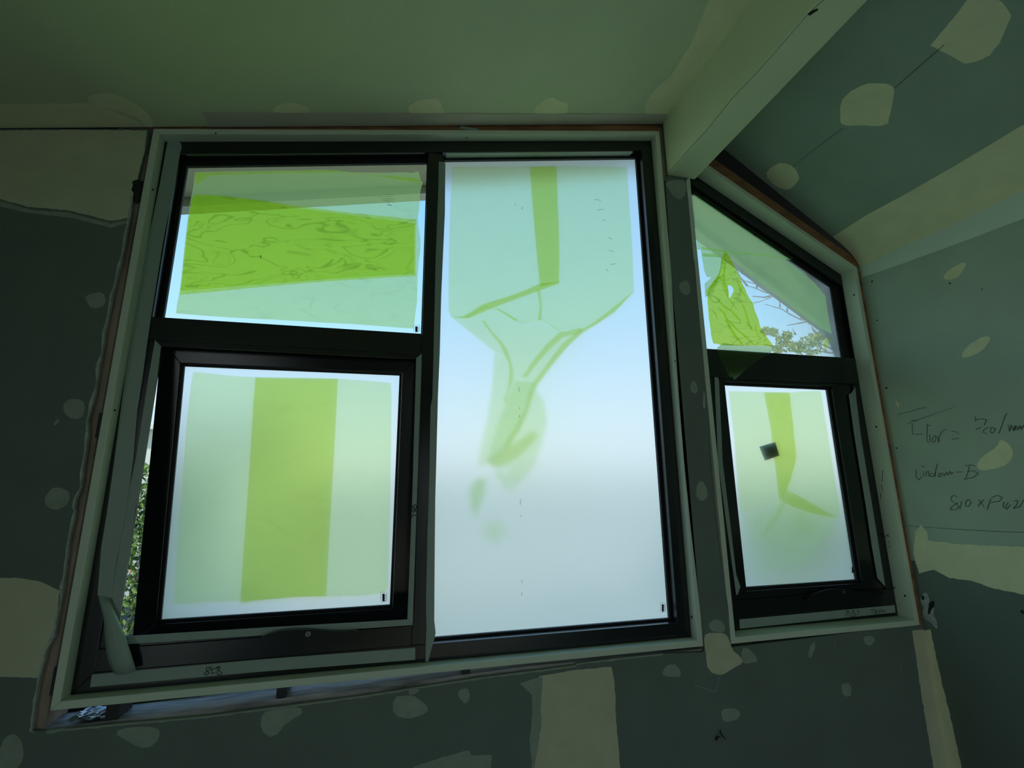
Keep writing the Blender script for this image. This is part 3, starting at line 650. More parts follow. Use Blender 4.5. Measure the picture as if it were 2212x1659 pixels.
ring(['glazing_bead']*4, [(1.0902, 2.0837), (1.7828, 2.0837), (1.7828, zi(1.7828)-.0003), (1.0902, zi(1.0902)-.0003)], [(1.094, 2.087), (1.742, 2.087), (1.742, zi(1.742)-.024), (1.094, zi(1.094)-.024)], .076, .0835, M['rubber'], W2, .001)
pri('pane', [(1.092, 2.0845), (1.772, 2.0845), (1.772, zi(1.772)-.004), (1.092, zi(1.092)-.004)], 0.085, .089, M['dusty'], W2, label='clear raked glass pane')
s2 = empty('sash', (0, 0, 0)); s2.parent = W2; tagobj(s2, label='closed awning sash with frosted glass')
gA = [PY(x, y, .085) for x, y in ((1562, 833), (1785, 843), (1842, 1250), (1607, 1268))]
hx0, hx1, hz0, hz1 = (gA[0].x+gA[3].x)/2, (gA[1].x+gA[2].x)/2, (gA[2].z+gA[3].z)/2, (gA[0].z+gA[1].z)/2
ring(['sash_rail', 'sash_stile', 'sash_rail', 'sash_stile'], [(1.1100, 1.2032), (1.7488, 1.2032), (1.7488, 1.9746), (1.1100, 1.9746)], [(hx0-.010, hz0-.010), (hx1+.010, hz0-.010), (hx1+.010, hz1+.010), (hx0-.010, hz1+.010)], .063, .098, M['alu'], s2)
ring(['glazing_bead']*4, [(hx0-.0098, hz0-.0098), (hx1+.0098, hz0-.0098), (hx1+.0098, hz1+.0098), (hx0-.0098, hz1+.0098)], [(hx0, hz0), (hx1, hz0), (hx1, hz1), (hx0, hz1)], .074, .0838, M['rubber'], s2, .001)
etch(pri('pane', [(hx0-.008, hz0-.008), (hx1+.008, hz0-.008), (hx1+.008, hz1+.008), (hx0-.008, hz1+.008)], .085, .091, M['frost'], s2))
sticker(lambda x, y: PY(x, y, .085), NF, 1837, 1221, 1847, 1238, s2)
box('stop_bead', 1.0902, 1.1098, G+.001, .096, 1.2032, 1.9748, M['alu'], W2, .001)
tape([(1542, 796), (1549, 803), (1553, 826), (1561, 1000), (1577, 1130), (1590, 1240), (1599, 1268), (1593, 1285), (1590, 1285), (1570, 1140), (1551, 1000)], G-.0002, W2)
tape([(1833, 852), (1840, 848), (1847, 836), (1850, 866), (1859, 940), (1885, 1100), (1898, 1180), (1912, 1267), (1895, 1249), (1883, 1180), (1871, 1100), (1845, 940)], G-.0002, W2)
tape([(1597, 1338), (1932, 1307), (1934, 1323), (1598, 1358)], G-.0002, W2, label='sage tape on the small sill marked with upside down numbers')
hp2 = smooth_poly([(1742, 1292), (1770, 1278), (1800, 1271.5), (1830, 1273), (1870, 1279), (1912, 1277), (1910, 1285), (1870, 1292), (1820, 1297), (1745, 1302)], 2)
hd2 = extr('handle', [PY(x, y, G-.014) for x, y in hp2], (0, .0125, 0), M['alu'], W2, .002, label='black awning handle on the small sash')
disc('key_lock', PY(1823, 1279, G-.0155), .0055, .002, mat('dark lock metal', (.10, .11, .10), .5), hd2)
s = 320/2212
N634 = [[(600, 1000), (620, 960), (640, 975), (615, 1010), (600, 1035)], [(625, 970), (655, 985), (655, 1045)], [(690, 950), (725, 960), (700, 990), (740, 1005), (735, 1040), (690, 1050), (695, 1020)], [(760, 975), (780, 955), (800, 975), (785, 1000), (770, 1035)],
        [(975, 950), (1020, 940)], [(995, 948), (990, 1000)], [(1030, 945), (1060, 960), (1035, 980), (1065, 1000), (1035, 1010), (1030, 985), (1060, 950)], [(1090, 950), (1105, 1000)], [(1125, 945), (1140, 995)], [(1155, 945), (1175, 990)], [(1080, 975), (1190, 965)]]
strokes('marker_number', [[(1740+x*s, 1180+y*s) for x, y in l] for l in N634], lambda x, y: PY(x, y, G-.001), NF, .0018, M['marker'], W2)
bm = bmesh.new()
for (x, y, r) in ((1845, 637, .004), (1893, 922, .004), (1932, 1270, .003), (1955, 1287, .004)):
    p = PX(x, y, A1-.0003); add_extr(bm, [p+V3((0, math.cos(k)*r, math.sin(k)*r)) for k in np.linspace(0, 5.5, 8).tolist()], V3((-.0006, 0, 0)))
finish('nail_hole', bm, M['marker'], W2)
strokes('jamb_note', [[(1907, 1016), (1906, 1040)], [(1904, 1046), (1907, 1060)], [(1903, 1066), (1902, 1078)], [(1915, 1156), (1922, 1159)], [(1913, 1160), (1920, 1154)], [(1919, 1170), (1923, 1173)], [(1920, 1180), (1923, 1183)]], lambda x, y: PX(x, y, A1-.0002), (-1, 0, 0), .0022, M['pencil'], W2)

# ------------------------------------------------------------------ packers and scraps in the gap
def packer(name, x0, x1, z0, z1, lab, y0=.012, y1=.075, m='dark'):
    return box(name, x0, x1, y0, y1, z0, z1, M[m], None, .0008, label=lab, cat='packer')
pz = PY(215, 1522, .012)
packer('plastic_packer', -.6600, -.6330, 1.0585, 1.0935, 'black plastic packer under the lining near the lower left corner')
packer('plastic_packer', -.2900, -.2660, 1.0680, 1.0935, 'black plastic packer under the lining below the awning handle')
packer('plastic_packer', .1850, .2050, 1.0805, 1.0935, 'small black plastic packer under the lining below the tall pane')
packer('plastic_packer', -.7745, -.7668, 1.1250, 1.1850, 'blue topped black packer wedged in the lower left jamb gap', .004)
packer('plastic_packer', -.7745, -.7668, 1.7200, 1.7850, 'black tapered packer halfway up the left jamb gap', .001)
packer('plastic_packer', -.7745, -.7668, 2.4050, 2.4650, 'black packer near the top of the left jamb gap', .001)
packer('plastic_packer', .1500, .2150, zt(.18)+.0195, zt(.18)+.030, 'sage painted packer above the head lining by the mullion', .000, .05, 'tape')
# ragged hole beside the upper packer, painted on as a dark patch
bm = bmesh.new()
q = smooth_poly([(302, 388), (306, 392), (303, 415), (299, 441), (292, 438), (286, 432), (290, 418), (283, 410), (288, 400), (285, 393), (294, 388)], 1)
add_extr(bm, [PY(x, y, -.0002) for x, y in rough_poly(q, .8, 4)], V3((0, -.0012, 0)))
o = finish('hole_patch', bm, M['dark'], None, label='ragged black sealant shape painted dark on the board edge near the upper left corner', cat='hole')
# foil scrap
bm = bmesh.new(); nx, ny = 12, 6; gr = []
for j in range(ny+1):
    gr.append([])
    for i in range(nx+1):
        x = -.735+.075*i/nx; y = .012+.066*j/ny
        gr[-1].append(bm.verts.new((x, y, 1.0595+.016*abs(noise.noise(V3((x*60, y*60, 2))))+.002)))
for j in range(ny):
    for i in range(nx): bm.faces.new((gr[j][i], gr[j][i+1], gr[j+1][i+1], gr[j+1][i]))
finish('foil_scrap', bm, M['foil'], None, label='crumpled silver foil scrap in the lower left corner of the sill gap', cat='scrap')
# bent wall fixing
bm = bmesh.new()
tube(bm, [PY(1556, 1577, -.001), PY(1557, 1584, -.010), PY(1562, 1591, -.014), PY(1568, 1597, -.004)], [.0015, .0022, .002, .001])
tube(bm, [PY(1547, 1598, -.001), PY(1550, 1592, -.010), PY(1557, 1592, -.013)], [.0035, .003, .0015])
finish('bent_fixing', bm, M['rust'], None, label='bent dark metal fixing sticking out of the wall below the column', cat='nail')

# ------------------------------------------------------------------ green protective films
def poly_obj(bm, pts, proj, off=0.0, nrm=(0, -1, 0), sub=0, wr_=0.0, fr=14.0, seed=0.0):
    n = V3(nrm); vs_ = [bm.verts.new(proj(x, y)+n*off) for x, y in pts]
    f = bm.faces.new(vs_); f.normal_update()
    r = bmesh.ops.triangulate(bm, faces=[f], ngon_method='EAR_CLIP')
    if sub:
        fs = r['faces']; es = list({e for q in fs for e in q.edges})
        for _ in range(sub):
            long_ = [e for e in es if e.calc_length() > .012]
            if not long_: break
            rr = bmesh.ops.subdivide_edges(bm, edges=long_, cuts=1)
            es = [e for e in bm.edges if any(v in set() for v in e.verts)] or list({e for e in bm.edges})
        for v in bm.verts:
            if not v.tag:
                a = noise.noise(V3((v.co.x*fr, seed, v.co.z*fr*.6)))
                v.co += n*wr_*a; v.tag = True
def film_thing(name, label, layers, group=None):
    """layers: list of (polygon, projector, material, offset) - first is the sheet, others are bands and folds"""
    root = empty(name, (0, 0, 0), label=label, cat='protective film', group=group)
    for nm, polys, m in layers:
        for k_, (pts, proj, off) in enumerate(polys):
            bm = bmesh.new(); poly_obj(bm, pts, proj, off)
            finish(nm, bm, M[m], root, fixn=False)
    return root
FU = lambda x, y: PY(x, y, .083)
sheet = [(421, 372), (500, 370), (600, 369), (700, 367), (727, 368), (760, 372), (820, 373), (875, 372), (890, 374), (904, 370.5), (907, 380), (909, 391), (914, 393), (910, 406), (907, 420), (906, 450), (903, 470), (904, 490), (908, 515), (908, 540), (904, 570), (902, 600), (901, 650), (897, 680), (894, 710), (840, 706), (760, 700), (700, 697), (600, 691), (500, 686), (430, 681), (380, 677), (382, 660), (387, 636), (392, 600), (396, 560), (401, 510), (405, 476), (410, 445), (413, 425), (418, 400), (420, 380)]
band = [(420, 421), (450, 421), (485, 424), (530, 429), (585, 436), (640, 444), (700, 452), (760, 460), (800, 464), (845, 468), (870, 471), (899, 474), (898, 500), (898, 560), (898, 596), (840, 599), (780, 603), (700, 608), (640, 613), (570, 619), (500, 626), (440, 632), (388, 637), (392, 600), (398, 540), (406, 478), (413, 432)]
band2 = [(420, 421), (450, 421), (485, 424), (530, 429), (585, 436), (584, 437), (640, 449), (700, 457), (760, 465), (800, 470), (845, 475), (870, 478), (896, 483), (895, 500), (895, 560), (895, 591), (840, 594), (780, 598), (700, 603), (640, 608), (570, 613), (500, 619), (440, 624), (390, 628), (395, 590), (402, 530), (408, 478), (415, 432)]
fold = [(690, 369), (727, 368), (760, 372), (800, 378), (850, 381), (890, 384), (902, 387), (908, 394), (909, 404), (906, 401), (903, 394), (880, 391), (840, 384), (790, 377), (740, 372)]
fold2 = [(421, 373), (700, 368), (727, 372), (600, 373.5), (470, 378), (450, 380), (440, 388), (425, 400), (421, 385)]
fA = film_thing('green_film', 'pale green film with a wide yellow green band across the clear upper left pane',
    [('film_sheet', [(sheet, FU, 0)], 'film'), ('film_band', [(band, FU, -.0008), (band2, FU, -.0016)], 'film_band'), ('film_fold', [(fold, FU, -.003), (fold2, FU, -.0024)], 'film_band')])
s = 180/1659
txt = [[(500+k*30, 562), (515+k*30, 562)] for k in range(7)]+[[(330, 600), (420, 605)], [(490, 605), (560, 600), (620, 610)], [(415, 650), (450, 638), (640, 652)], [(430, 675), (620, 686)], [(530, 712), (575, 715)], [(630, 712), (665, 716)], [(525, 755), (600, 765)], [(530, 768), (605, 772)]]
strokes('printed_text', [[(780+x*s, 360+y*s) for x, y in l] for l in txt], FU, NF, .0011, mat('faded ink', (.10, .22, .14), .6), fA, off=.0006)
strokes('dust_speck', [[(563, 552), (564, 557)]], FU, NF, .0022, M['ink'], fA, off=.0006)

# frosted awning sash: film on its outer face
pS2 = SMW @ V3((0, GD+.0085, 0)); FS = lambda x, y: PPL(x, y, pS2, nS)
sheet = [(418, 803), (450, 806), (500, 812), (560, 815), (640, 816), (730, 818), (790, 822), (844, 827), (846, 850), (845, 950), (843, 1100), (840, 1200), (838, 1272), (826, 1280), (780, 1286), (705, 1288), (640, 1289), (560, 1296), (520, 1297), (440, 1299), (377, 1303), (380, 1240), (388, 1140), (396, 1020), (405, 900), (412, 840)]
band = [(552, 815), (600, 816), (660, 817), (730, 818), (727, 880), (722, 980), (717, 1060), (712, 1150), (705, 1287), (640, 1289), (560, 1296), (520, 1302), (526, 1200), (533, 1100), (540, 1000), (547, 880)]
film_thing('green_film', 'pale green film with a vertical green band outside the frosted awning sash',
    [('film_sheet', [(sheet, FS, 0)], 'film_flat'), ('film_band', [(band, FS, -.0008)], 'film_flat_band')])

# tall frosted pane: film torn free, its tail hanging away from the glass
def YP(d): return lambda x, y: PY(x, y, .0835+d)
def DP(y0, d0, y1, d1):            # hangs further out towards the bottom
    return lambda x, y: PY(x, y, .0835+d0+(d1-d0)*min(1, max(0, (y-y0)/(y1-y0))))
sheet = [(978, 363), (1060, 362), (1144, 362), (1202, 361), (1280, 361), (1354, 362), (1356, 400), (1361, 470), (1366, 550), (1369, 627), (1340, 660), (1325, 674), (1290, 700), (1256, 717), (1225, 712), (1205, 716), (1185, 700), (1166, 690), (1130, 700), (1116, 694), (1071, 668), (1048, 664), (1010, 686), (975, 686), (969, 672), (969, 600), (971, 500), (973, 430)]
tail1 = [(975, 686), (1010, 684), (1048, 662), (1071, 668), (1116, 694), (1130, 700), (1166, 690), (1185, 700), (1205, 716), (1256, 717), (1213, 762), (1185, 795), (1157, 833), (1150, 838), (1125, 822), (1102, 818), (1100, 795), (1089, 773), (1067, 762)]
tail2 = [(1067, 765), (1089, 773), (1104, 818), (1090, 870), (1070, 915), (1050, 990), (1040, 1010), (1030, 1005), (1034, 970), (1048, 915), (1060, 850), (1064, 800)]
tail3 = [(1104, 818), (1157, 833), (1155, 844), (1172, 870), (1178, 915), (1164, 964), (1149, 1008), (1119, 1040), (1089, 1012), (1067, 1010), (1048, 997), (1070, 915), (1090, 870)]
tail4 = [(1110, 825), (1150, 830), (1146, 850), (1138, 880), (1120, 920), (1090, 970), (1060, 1000), (1050, 990), (1072, 915), (1092, 870)]
lobe = [(1011, 1055), (1028, 1030), (1046, 1032), (1044, 1060), (1032, 1095), (1024, 1120), (1014, 1090)]
lobe2 = [(1035, 1130), (1075, 1120), (1090, 1140), (1075, 1170), (1045, 1165)]
lobe3 = [(1060, 1010), (1120, 1030), (1100, 1060), (1075, 1040)]
f1 = [(1207, 609), (1208, 613), (1166, 628), (1100, 652), (1058, 668), (1040, 676), (1012, 688), (975, 687), (1000, 684), (1018, 674), (1040, 659), (1100, 640), (1140, 625), (1166, 613)]
f2 = [(1160, 628), (1166, 630), (1170, 660), (1168, 692), (1161, 694), (1165, 662)]
f3 = [(1070, 667), (1076, 667), (1118, 692), (1114, 695)]
f4 = [(1040, 694), (1046, 694), (1060, 715), (1082, 738), (1096, 760), (1107, 800), (1106, 822), (1096, 850), (1092, 872), (1086, 868), (1094, 845), (1099, 815), (1096, 785), (1078, 745), (1060, 722)]
f5 = [(1371, 627), (1368, 632), (1325, 677), (1290, 700), (1256, 722), (1225, 750), (1196, 785), (1160, 832), (1150, 850), (1140, 885), (1118, 935), (1092, 968), (1084, 965), (1110, 925), (1132, 885), (1140, 850), (1152, 824), (1188, 776), (1212, 745), (1240, 722), (1280, 698), (1320, 668)]
f6 = [(1256, 710), (1240, 712), (1208, 718), (1176, 748), (1150, 780), (1126, 815), (1134, 818), (1160, 785), (1184, 758), (1214, 730), (1256, 720)]
f7 = [(1153, 935), (1143, 933), (1120, 950), (1085, 968), (1048, 995), (1052, 1005), (1075, 1008), (1110, 992), (1140, 965), (1158, 945)]
mb = [(1144, 362), (1202, 361), (1204, 430), (1207, 500), (1208, 560), (1207, 610), (1166, 620), (1160, 560), (1153, 480), (1148, 420)]
dA = DP(640, .000, 830, .085); dB = DP(780, .065, 1010, .20)
film_thing('green_film', 'torn green film on the tall frosted pane, its twisted tail hanging free outside',
    [('film_sheet', [(sheet, YP(0), 0)], 'film_flat'), ('film_band', [(mb, YP(.0008), 0)], 'film_flat_band'),
     ('film_tail', [(tail1, dA, 0), (tail2, dB, 0), (tail3, dB, 0), (tail4, DP(780, .068, 1010, .205), 0), (lobe, YP(.22), 0), (lobe, YP(.225), 0), (lobe2, YP(.34), 0), (lobe3, YP(.24), 0)], 'film_flat'),
     ('film_fold', [(f1, YP(.004), 0), (f2, YP(.016), 0), (f3, YP(.012), 0), (f4, DP(690, .02, 870, .095), 0), (f5, DP(640, .002, 960, .13), 0), (f6, DP(700, .02, 820, .075), 0), (f7, YP(.17), 0)], 'film_flat_band')])

# small frosted sash
def ZP(d): return lambda x, y: PY(x, y, .0935+d)
def EP(y0, d0, y1, d1): return lambda x, y: PY(x, y, .0935+d0+(d1-d0)*min(1, max(0, (y-y0)/(y1-y0))))
sheet = [(1573, 845), (1620, 846), (1660, 847), (1700, 848), (1740, 845), (1772, 845), (1783, 915), (1795, 990), (1806, 1060), (1812, 1095), (1811, 1115), (1803, 1117), (1745, 1100), (1682, 1079), (1655, 1092), (1625, 1100), (1597, 1103), (1592, 1040), (1585, 947), (1578, 890)]
low = [(1597, 1103), (1625, 1100), (1655, 1092), (1682, 1079), (1745, 1100), (1803, 1117), (1790, 1140), (1765, 1170), (1730, 1210), (1700, 1218), (1673, 1226), (1640, 1236), (1611, 1242), (1604, 1180)]
bandp = [(1649, 848), (1704, 848), (1710, 900), (1715, 950), (1719, 985), (1715, 1005), (1705, 1040), (1694, 1066), (1682, 1080), (1678, 1050), (1670, 980), (1662, 915), (1655, 880)]
tri = [(1682, 1079), (1698, 1058), (1722, 1070), (1760, 1092), (1805, 1117), (1750, 1108), (1712, 1095)]
tri2 = [(1682, 1079), (1690, 1078), (1684, 1100), (1662, 1130), (1640, 1160), (1632, 1156), (1655, 1125)]
bl = [(1700, 1100), (1725, 1105), (1740, 1140), (1710, 1150), (1695, 1130)]
fE = film_thing('green_film', 'green film with a bent band and dark square label outside the small frosted sash',
    [('film_sheet', [(sheet, ZP(0), 0), (low, EP(1085, .0, 1240, .11), 0)], 'film_flat'), ('film_band', [(bandp, ZP(.001), 0)], 'film_flat_band'),
     ('film_fold', [(tri, EP(1060, .012, 1117, .004), 0), (tri2, ZP(.06), 0), (bl, ZP(.14), 0)], 'film_flat_band')])
bm = bmesh.new(); add_extr(bm, [PY(x, y, .100) for x, y in ((1639, 965), (1673, 955), (1682, 984), (1651, 995))], V3((0, .001, 0)))
finish('paper_label', bm, mat('dark label', (.02, .03, .02), .7), fE, label='dark square label stuck to the film')

# raked clear pane: film sagging inside, crumpled flap folded over the transom
def crumple(name, polys, m, parent, **k):
    bm = bmesh.new()
    for pts, Yf, amp, fr, seed in polys:
        b2 = bmesh.new(); vs_ = [b2.verts.new(PY(x, y, Yf if not callable(Yf) else Yf(x, y))) for x, y in pts]
        f = b2.faces.new(vs_); f.normal_update(); bmesh.ops.triangulate(b2, faces=[f], ngon_method='EAR_CLIP')
        for _ in range(6):
            es = [e for e in b2.edges if e.calc_length() > .010]
            if not es: break
            bmesh.ops.subdivide_edges(b2, edges=es, cuts=1)
            bmesh.ops.triangulate(b2, faces=[f for f in b2.faces if len(f.verts) > 3])
        for v in b2.verts:
            q = V3((v.co.x*fr+.35*v.co.z*fr, seed, v.co.z*fr*.45-.4*v.co.x*fr))
            a = 1-2*abs(noise.noise(q)) ; b_ = noise.noise(q*2.7)
            v.co.y -= amp*(a*.7+b_*.5)
        me_ = bpy.data.meshes.new('t'); b2.to_mesh(me_); b2.free(); bm.from_mesh(me_); bpy.data.meshes.remove(me_)
    return finish(name, bm, M[m], parent, fixn=False, smooth=True, **k)
fD = empty('green_film', (0, 0, 0), label='torn crumpled green film drooping inside the raked clear pane and over its transom', cat='protective film')
up = [(1497, 409), (1504, 413), (1512, 420), (1530, 431), (1560, 450), (1600, 474), (1645, 500), (1648, 507), (1690, 538), (1706, 552), (1716, 558), (1708, 562), (1695, 560), (1707, 568), (1735, 588), (1760, 612), (1783, 640), (1786, 660), (1790, 690), (1797, 722), (1780, 713), (1750, 693), (1720, 671), (1690, 648), (1650, 618), (1610, 587), (1585, 565), (1567, 547), (1540, 541), (1506, 539), (1501, 480)]
lf_ = [(1514, 539), (1540, 541), (1567, 545), (1556, 590), (1550, 612), (1540, 626), (1530, 638), (1523, 642), (1522, 612), (1530, 606), (1536, 600), (1526, 598), (1521, 585), (1517, 560)]
crumple('film_sheet', [(up, .076, .001, 8, 1.0), (lf_, .074, .001, 8, 2.0)], 'film_in', fD)
crumple('film_fold', [([(1516, 533), (1540, 537), (1566, 540), (1568, 546), (1540, 542), (1517, 539)], .073, .0, 8, 1.), ([(1517, 547), (1562, 549), (1558, 556), (1518, 554)], .072, .0, 8, 1.), ([(1567, 543), (1620, 546), (1660, 550), (1700, 556), (1712, 560), (1690, 556), (1650, 553), (1610, 549), (1575, 547)], .0735, 0, 8, 1.)], 'film_in', fD)
FY = lambda x, y: .066-.014*max(0, (y-600)/150)
flap = [(1567, 541), (1575, 556), (1588, 580), (1600, 605), (1612, 633), (1625, 655), (1634, 680), (1640, 703), (1652, 724), (1664, 740), (1673, 749), (1640, 747), (1600, 747), (1573.3, 746.5), (1573.3, 647), (1580, 638), (1584.5, 630), (1582, 622), (1575, 616), (1571, 619), (1573, 632), (1573.3, 647), (1573.3, 746.5), (1556, 745), (1540, 742), (1536, 728), (1532, 700), (1528, 660), (1526, 631), (1534, 619), (1540, 608), (1549, 597), (1553, 590), (1556, 570), (1560, 556)]
crumple('film_flap', [(flap, FY, .006, 26, 3.0), (flap, lambda x, y: FY(x, y)-.004, .006, 26, 3.4)], 'film_band', fD)
def strip(pts, w):
    o = []; b_ = []
    for i_, (x, y) in enumerate(pts):
        a = pts[max(0, i_-1)]; c = pts[min(len(pts)-1, i_+1)]; L_ = math.hypot(c[0]-a[0], c[1]-a[1]); nx, ny = -(c[1]-a[1])/L_, (c[0]-a[0])/L_
        q = w*(.3+.7*math.sin(math.pi*(i_+.3)/(len(pts)-.4)))
        o.append((x+nx*q, y+ny*q)); b_.append((x-nx*q, y-ny*q))
    return o+b_[::-1]
FY2 = lambda x, y: FY(x, y)-.012
crumple('film_fold', [(strip(p_, w_), FY2, .0, 10, 1.) for p_, w_ in (
    ([(1567, 548), (1566, 575), (1563, 600), (1569, 622), (1573, 645)], 2.5), ([(1526, 629), (1538, 616), (1550, 603), (1562, 594)], 2.2), ([(1549, 597), (1556, 601), (1563, 608), (1564, 620)], 2),
    ([(1545, 640), (1562, 660), (1580, 672), (1597, 690), (1600, 700)], 2.2), ([(1553, 665), (1566, 680), (1575, 705), (1590, 728), (1606, 747)], 3), ([(1572, 690), (1590, 710), (1612, 728), (1630, 746)], 2),
    ([(1600, 650), (1610, 672), (1618, 700), (1626, 715)], 2), ([(1560, 612), (1566, 630), (1578, 650), (1592, 668)], 1.6), ([(1634, 700), (1632, 712), (1640, 728)], 1.5), ([(1536, 668), (1545, 676), (1550, 690)], 1.5), ([(1590, 600), (1600, 625), (1610, 640)], 1.5))], 'film_band', fD)
crumple('film_flap', [([(1561, 741), (1600, 746), (1640, 747), (1673, 749), (1664, 764), (1640, 776), (1615, 795), (1597, 812), (1588, 819), (1584, 820), (1583, 814), (1577, 814), (1570, 806), (1562, 785), (1550, 760), (1548, 752)], lambda x, y: .046 if y > 760 else .050, .001, 14, 5.0)], 'film_in', fD)
crumple('film_flap', [([(1778, 738), (1794, 727), (1790, 745), (1783, 759), (1780, 752)], .074, .001, 14, 5.0)], 'film_band', fD)
bm = bmesh.new()
for _ in range(26):
    x, y = random.uniform(1625, 1668), random.uniform(572, 606); r = random.uniform(.0012, .003)
    p = PY(x, y, .0848); bm.faces.new([bm.verts.new(p+V3((math.cos(a)*r, 0, math.sin(a)*r))) for a in np.linspace(0, 5.5, 7).tolist()])
finish('dried_spatter', bm, mat('white dried spatter', (.8, .8, .78), .7), W2, fixn=False)

# ------------------------------------------------------------------ outdoors
zsL = lambda x: 2.977+.2105*x
zsR = lambda x: 2.9725-.646*(x-1.5273)
eave = empty('roof_eave', (0, .36, 2.9), label='cream lined roof eave with a grey gutter above the windows', cat='roof')
WINV['roof_eave'] = Matrix.Translation((0, -.36, -2.9))
xm = 1.06
def slab(name, xa, xb, fz, y0, y1, d0, d1, m):
    return pri(name, [(xa, fz(xa)+d0), (xb, fz(xb)+d0), (xb, fz(xb)+d1), (xa, fz(xa)+d1)], y0, y1, M[m], eave)
slab('soffit_board', -3.6, xm, zsL, .113, .598, 0, .012, 'soffit')
slab('soffit_board', xm, 2.5, zsR, .113, .598, 0, .012, 'soffit')
slab('gutter', -3.6, xm, zsL, .600, .660, -.040, .10, 'gutter')
slab('gutter', xm, 2.5, zsR, .600, .660, -.040, .10, 'gutter')
slab('roof_sheet', -3.7, xm, zsL, -4.5, .68, .27, .30, 'roof')
slab('roof_sheet', xm, 2.6, zsR, -4.5, .68, .27, .30, 'roof')
# bracket seen through the raked pane
bk = PY(1739, 597, .58); box('gutter_bracket', bk.x-.02, bk.x+.02, .55, .598, bk.z-.10, bk.z+.02, M['gutter'], eave)

tagobj(box('garden_ground', -40, 40, -40, 60, -.32, -.30, M['concrete']), 'pale gravel garden ground outside the windows', 'ground', kind='structure')
wl = tagobj(box('boundary_wall', -1.9, 22, 8.0, 8.18, -.30, 1.75, M['render']), 'white rendered boundary wall beyond the tall frosted pane', 'wall')
# neighbour house glimpsed through the gap beside the awning sash
nh = empty('neighbour_house', (-10, 20, -.3), label='white neighbouring house beyond the hedge, seen through the gap beside the awning sash', cat='house')
WINV['neighbour_house'] = Matrix.Translation((10, -20, .3))
box('house_wall', -16, -5, 18, 24, -.3, 3.7, M['render'], nh)
extr('house_roof', [V3((-16.4, 17.6, 3.65)), V3((-16.4, 24.4, 3.65)), V3((-16.4, 21, 4.9))], (12, 0, 0), mat('pale roof', (.62, .66, .72), .5), nh)
box('fascia', -16.4, -4.4, 17.52, 17.6, 3.55, 3.72, M['gutter'], nh)
# hedge
def leaves(name, n, fn, size, m, parent, asp=.45, **k):
    vsl = []; fsl = []
    for i in range(n):
        p = fn(); a = V3((random.gauss(0, 1), random.gauss(0, 1), random.gauss(0, 1))).normalized(); b = a.orthogonal().normalized()
        b = (b*math.cos(random.random()*6)+a.cross(b)*math.sin(random.random()*6))
        L_ = size*random.uniform(.6, 1.3); W_ = L_*asp; c = a.cross(b)
        k0 = len(vsl); vsl += [p-a*L_*.5, p+b*W_*.5+c*L_*.06, p+a*L_*.5, p-b*W_*.5+c*L_*.06]; fsl.append((k0, k0+1, k0+2, k0+3))
    me = bpy.data.meshes.new(name); me.from_pydata(vsl, [], fsl); me.update()
    return link(name, me, M[m], parent, **k)
hg = empty('flowering_hedge', (-3.6, 5.6, -.3), label='leafy green hedge with orange flowers seen through the gap beside the awning sash', cat='hedge')
WINV['flowering_hedge'] = Matrix.Translation((3.6, -5.6, .3))
def hp_():
    return V3((random.uniform(-5.6, -2.1), random.uniform(5.35, 6.0), 0)) + V3((0, 0, -.15+2.0*random.random()**.8))
leaves('foliage', 13000, hp_, .10, 'leaf', hg, kind='stuff')
leaves('blossom', 520, hp_, .05, 'petal', hg, .8, kind='stuff')
bm = bmesh.new()
for i in range(14):
    x = -5.4+i*.24; tube(bm, [(x, 5.7, -.3), (x+.05, 5.7, .5), (x+.02, 5.65, 1.3)], [.02, .015, .008])
finish('stem', bm, M['bark'], hg)
for i, (x, r_, lab) in enumerate(((-2.45, .20, 'rightmost grey boulder at the foot of the hedge'), (-3.05, .22, 'second grey boulder from the right below the hedge'), (-3.65, .21, 'third grey boulder from the right below the hedge'), (-4.25, .22, 'leftmost grey boulder at the foot of the hedge'))):
    bm = bmesh.new(); bmesh.ops.create_icosphere(bm, subdivisions=3, radius=r_)
    for v in bm.verts:
        v.co *= 1+.35*noise.noise(v.co*4+V3((i*7, 0, 0))); v.co.z *= .75
    bmesh.ops.translate(bm, verts=bm.verts, vec=(x, 4.7, -.14))
    finish('garden_boulder', bm, M['rock'], None, label=lab, cat='rock', group='boulders at the foot of the hedge')
tagobj(box('garden_bed', -9, -1.9, 1.5, 7.8, -.30, -.22, mat('dark mulch', (.07, .07, .065), .95, nz=.6, nscale=14, bump=.8, bscale=30)), 'dark mulch bed under the flowering hedge', 'garden bed', kind='structure')
sh = empty('tint_shrub', (10, 6.5, -.3), label='added mass of green shrubs tinting the light behind the small frosted sash', cat='shrub')
WINV['tint_shrub'] = Matrix.Translation((-10, -6.5, .3))  # shrubs added out of clear view to tint the small frosted pane green
leaves('foliage', 3000, lambda: V3((random.uniform(5.2, 15), random.uniform(6, 7.4), -.25+1.5*random.random())), .26, 'leaf', sh, .5, kind='stuff')
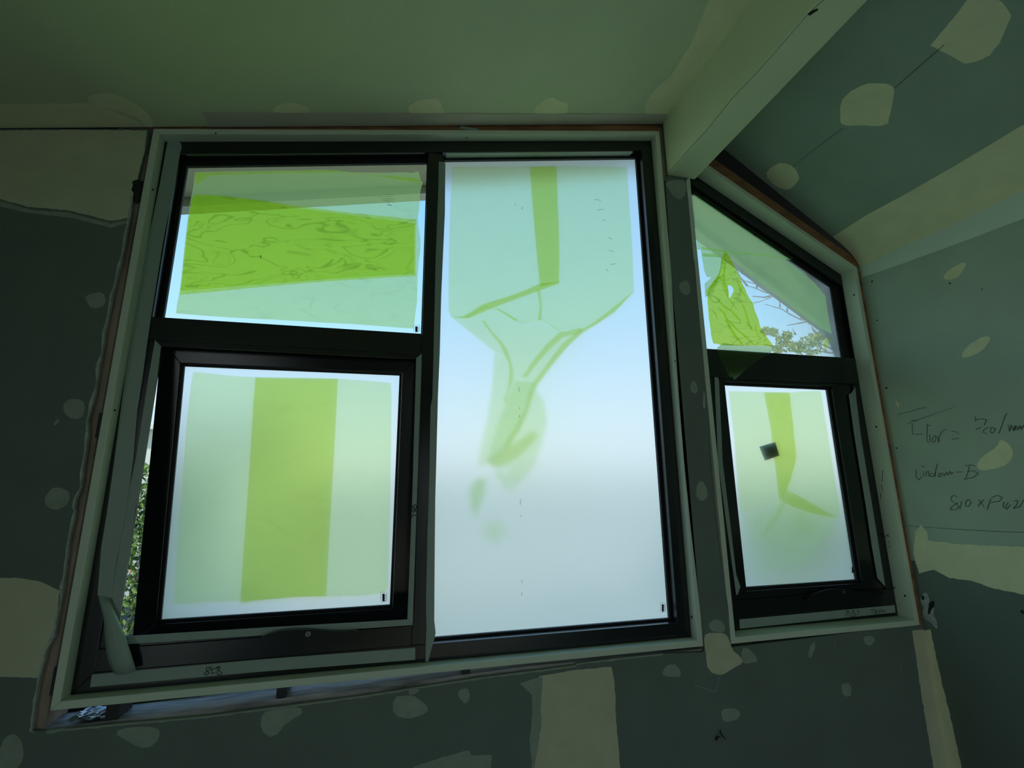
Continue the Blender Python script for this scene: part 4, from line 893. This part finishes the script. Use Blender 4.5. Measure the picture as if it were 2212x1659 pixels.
# tree beyond the raked pane
TY = 4.0
tr_ = empty('bare_tree', PY(1900, 900, TY)*1.0, label='half bare tree with pale twigs and yellow green leaf tufts beyond the raked pane', cat='tree')
tb = tr_.location.copy(); WINV['bare_tree'] = Matrix.Translation(-tb)
bm = bmesh.new(); b0 = PY(1840, 740, TY)
tube(bm, [V3((b0.x+.6, TY, -.3)), V3((b0.x+.5, TY, 1.2)), V3((b0.x+.2, TY, 2.6)), b0, PY(1800, 640, TY), PY(1790, 520, TY)], [.10, .085, .065, .045, .03, .015], 10)
finish('trunk', bm, M['bark'], tr_)
br = [[(1812, 725), (1780, 694), (1756, 692), (1730, 690), (1705, 678), (1690, 668), (1670, 662), (1652, 657)], [(1756, 692), (1715, 700), (1700, 703)], [(1790, 703), (1745, 699)],
      [(1795, 660), (1700, 632), (1680, 636), (1660, 644), (1640, 652), (1628, 654)], [(1680, 636), (1650, 642), (1625, 640)], [(1672, 636), (1650, 630), (1634, 623), (1615, 618)], [(1634, 623), (1640, 600), (1650, 585)], [(1615, 618), (1600, 600), (1590, 580)], [(1660, 632), (1630, 612), (1605, 606)],
      [(1730, 690), (1734, 672), (1722, 664), (1710, 662)], [(1700, 674), (1702, 662), (1686, 645)], [(1685, 664), (1684, 645)], [(1640, 618), (1620, 600), (1602, 590), (1594, 574)],
      [(1830, 760), (1790, 762), (1760, 756), (1735, 762)], [(1800, 755), (1780, 745), (1760, 742)], [(1790, 762), (1775, 752), (1768, 748)], [(1700, 760), (1665, 747), (1650, 744)], [(1720, 755), (1690, 738), (1670, 722), (1655, 715)], [(1760, 716), (1753, 706)], [(1718, 722), (1712, 708)]]
for l in br:
    bm = bmesh.new(); n_ = len(l)
    pts = [PY(x, y, TY+random.uniform(-.12, .12)) for x, y in l]
    tube(bm, pts, [.016-.011*i/(n_-1) for i in range(n_)], 6)
    finish('branch', bm, M['bark'], tr_, smooth=True)
clump = [(1690, 738, 15), (1705, 748, 16), (1672, 718, 9), (1740, 742, 18), (1762, 732, 16), (1775, 725, 12), (1755, 752, 20), (1725, 752, 14), (1700, 725, 10), (1655, 715, 9), (1790, 722, 9), (1680, 755, 10)]
def cp_():
    x, y, r = random.choice(clump); a = random.random()*6.28; q = r*math.sqrt(random.random())
    return PY(x+math.cos(a)*q, y+math.sin(a)*q*.8, TY+random.uniform(-.25, .25))
leaves('foliage', 900, cp_, .10, 'leaf_y', tr_, .28, kind='stuff')
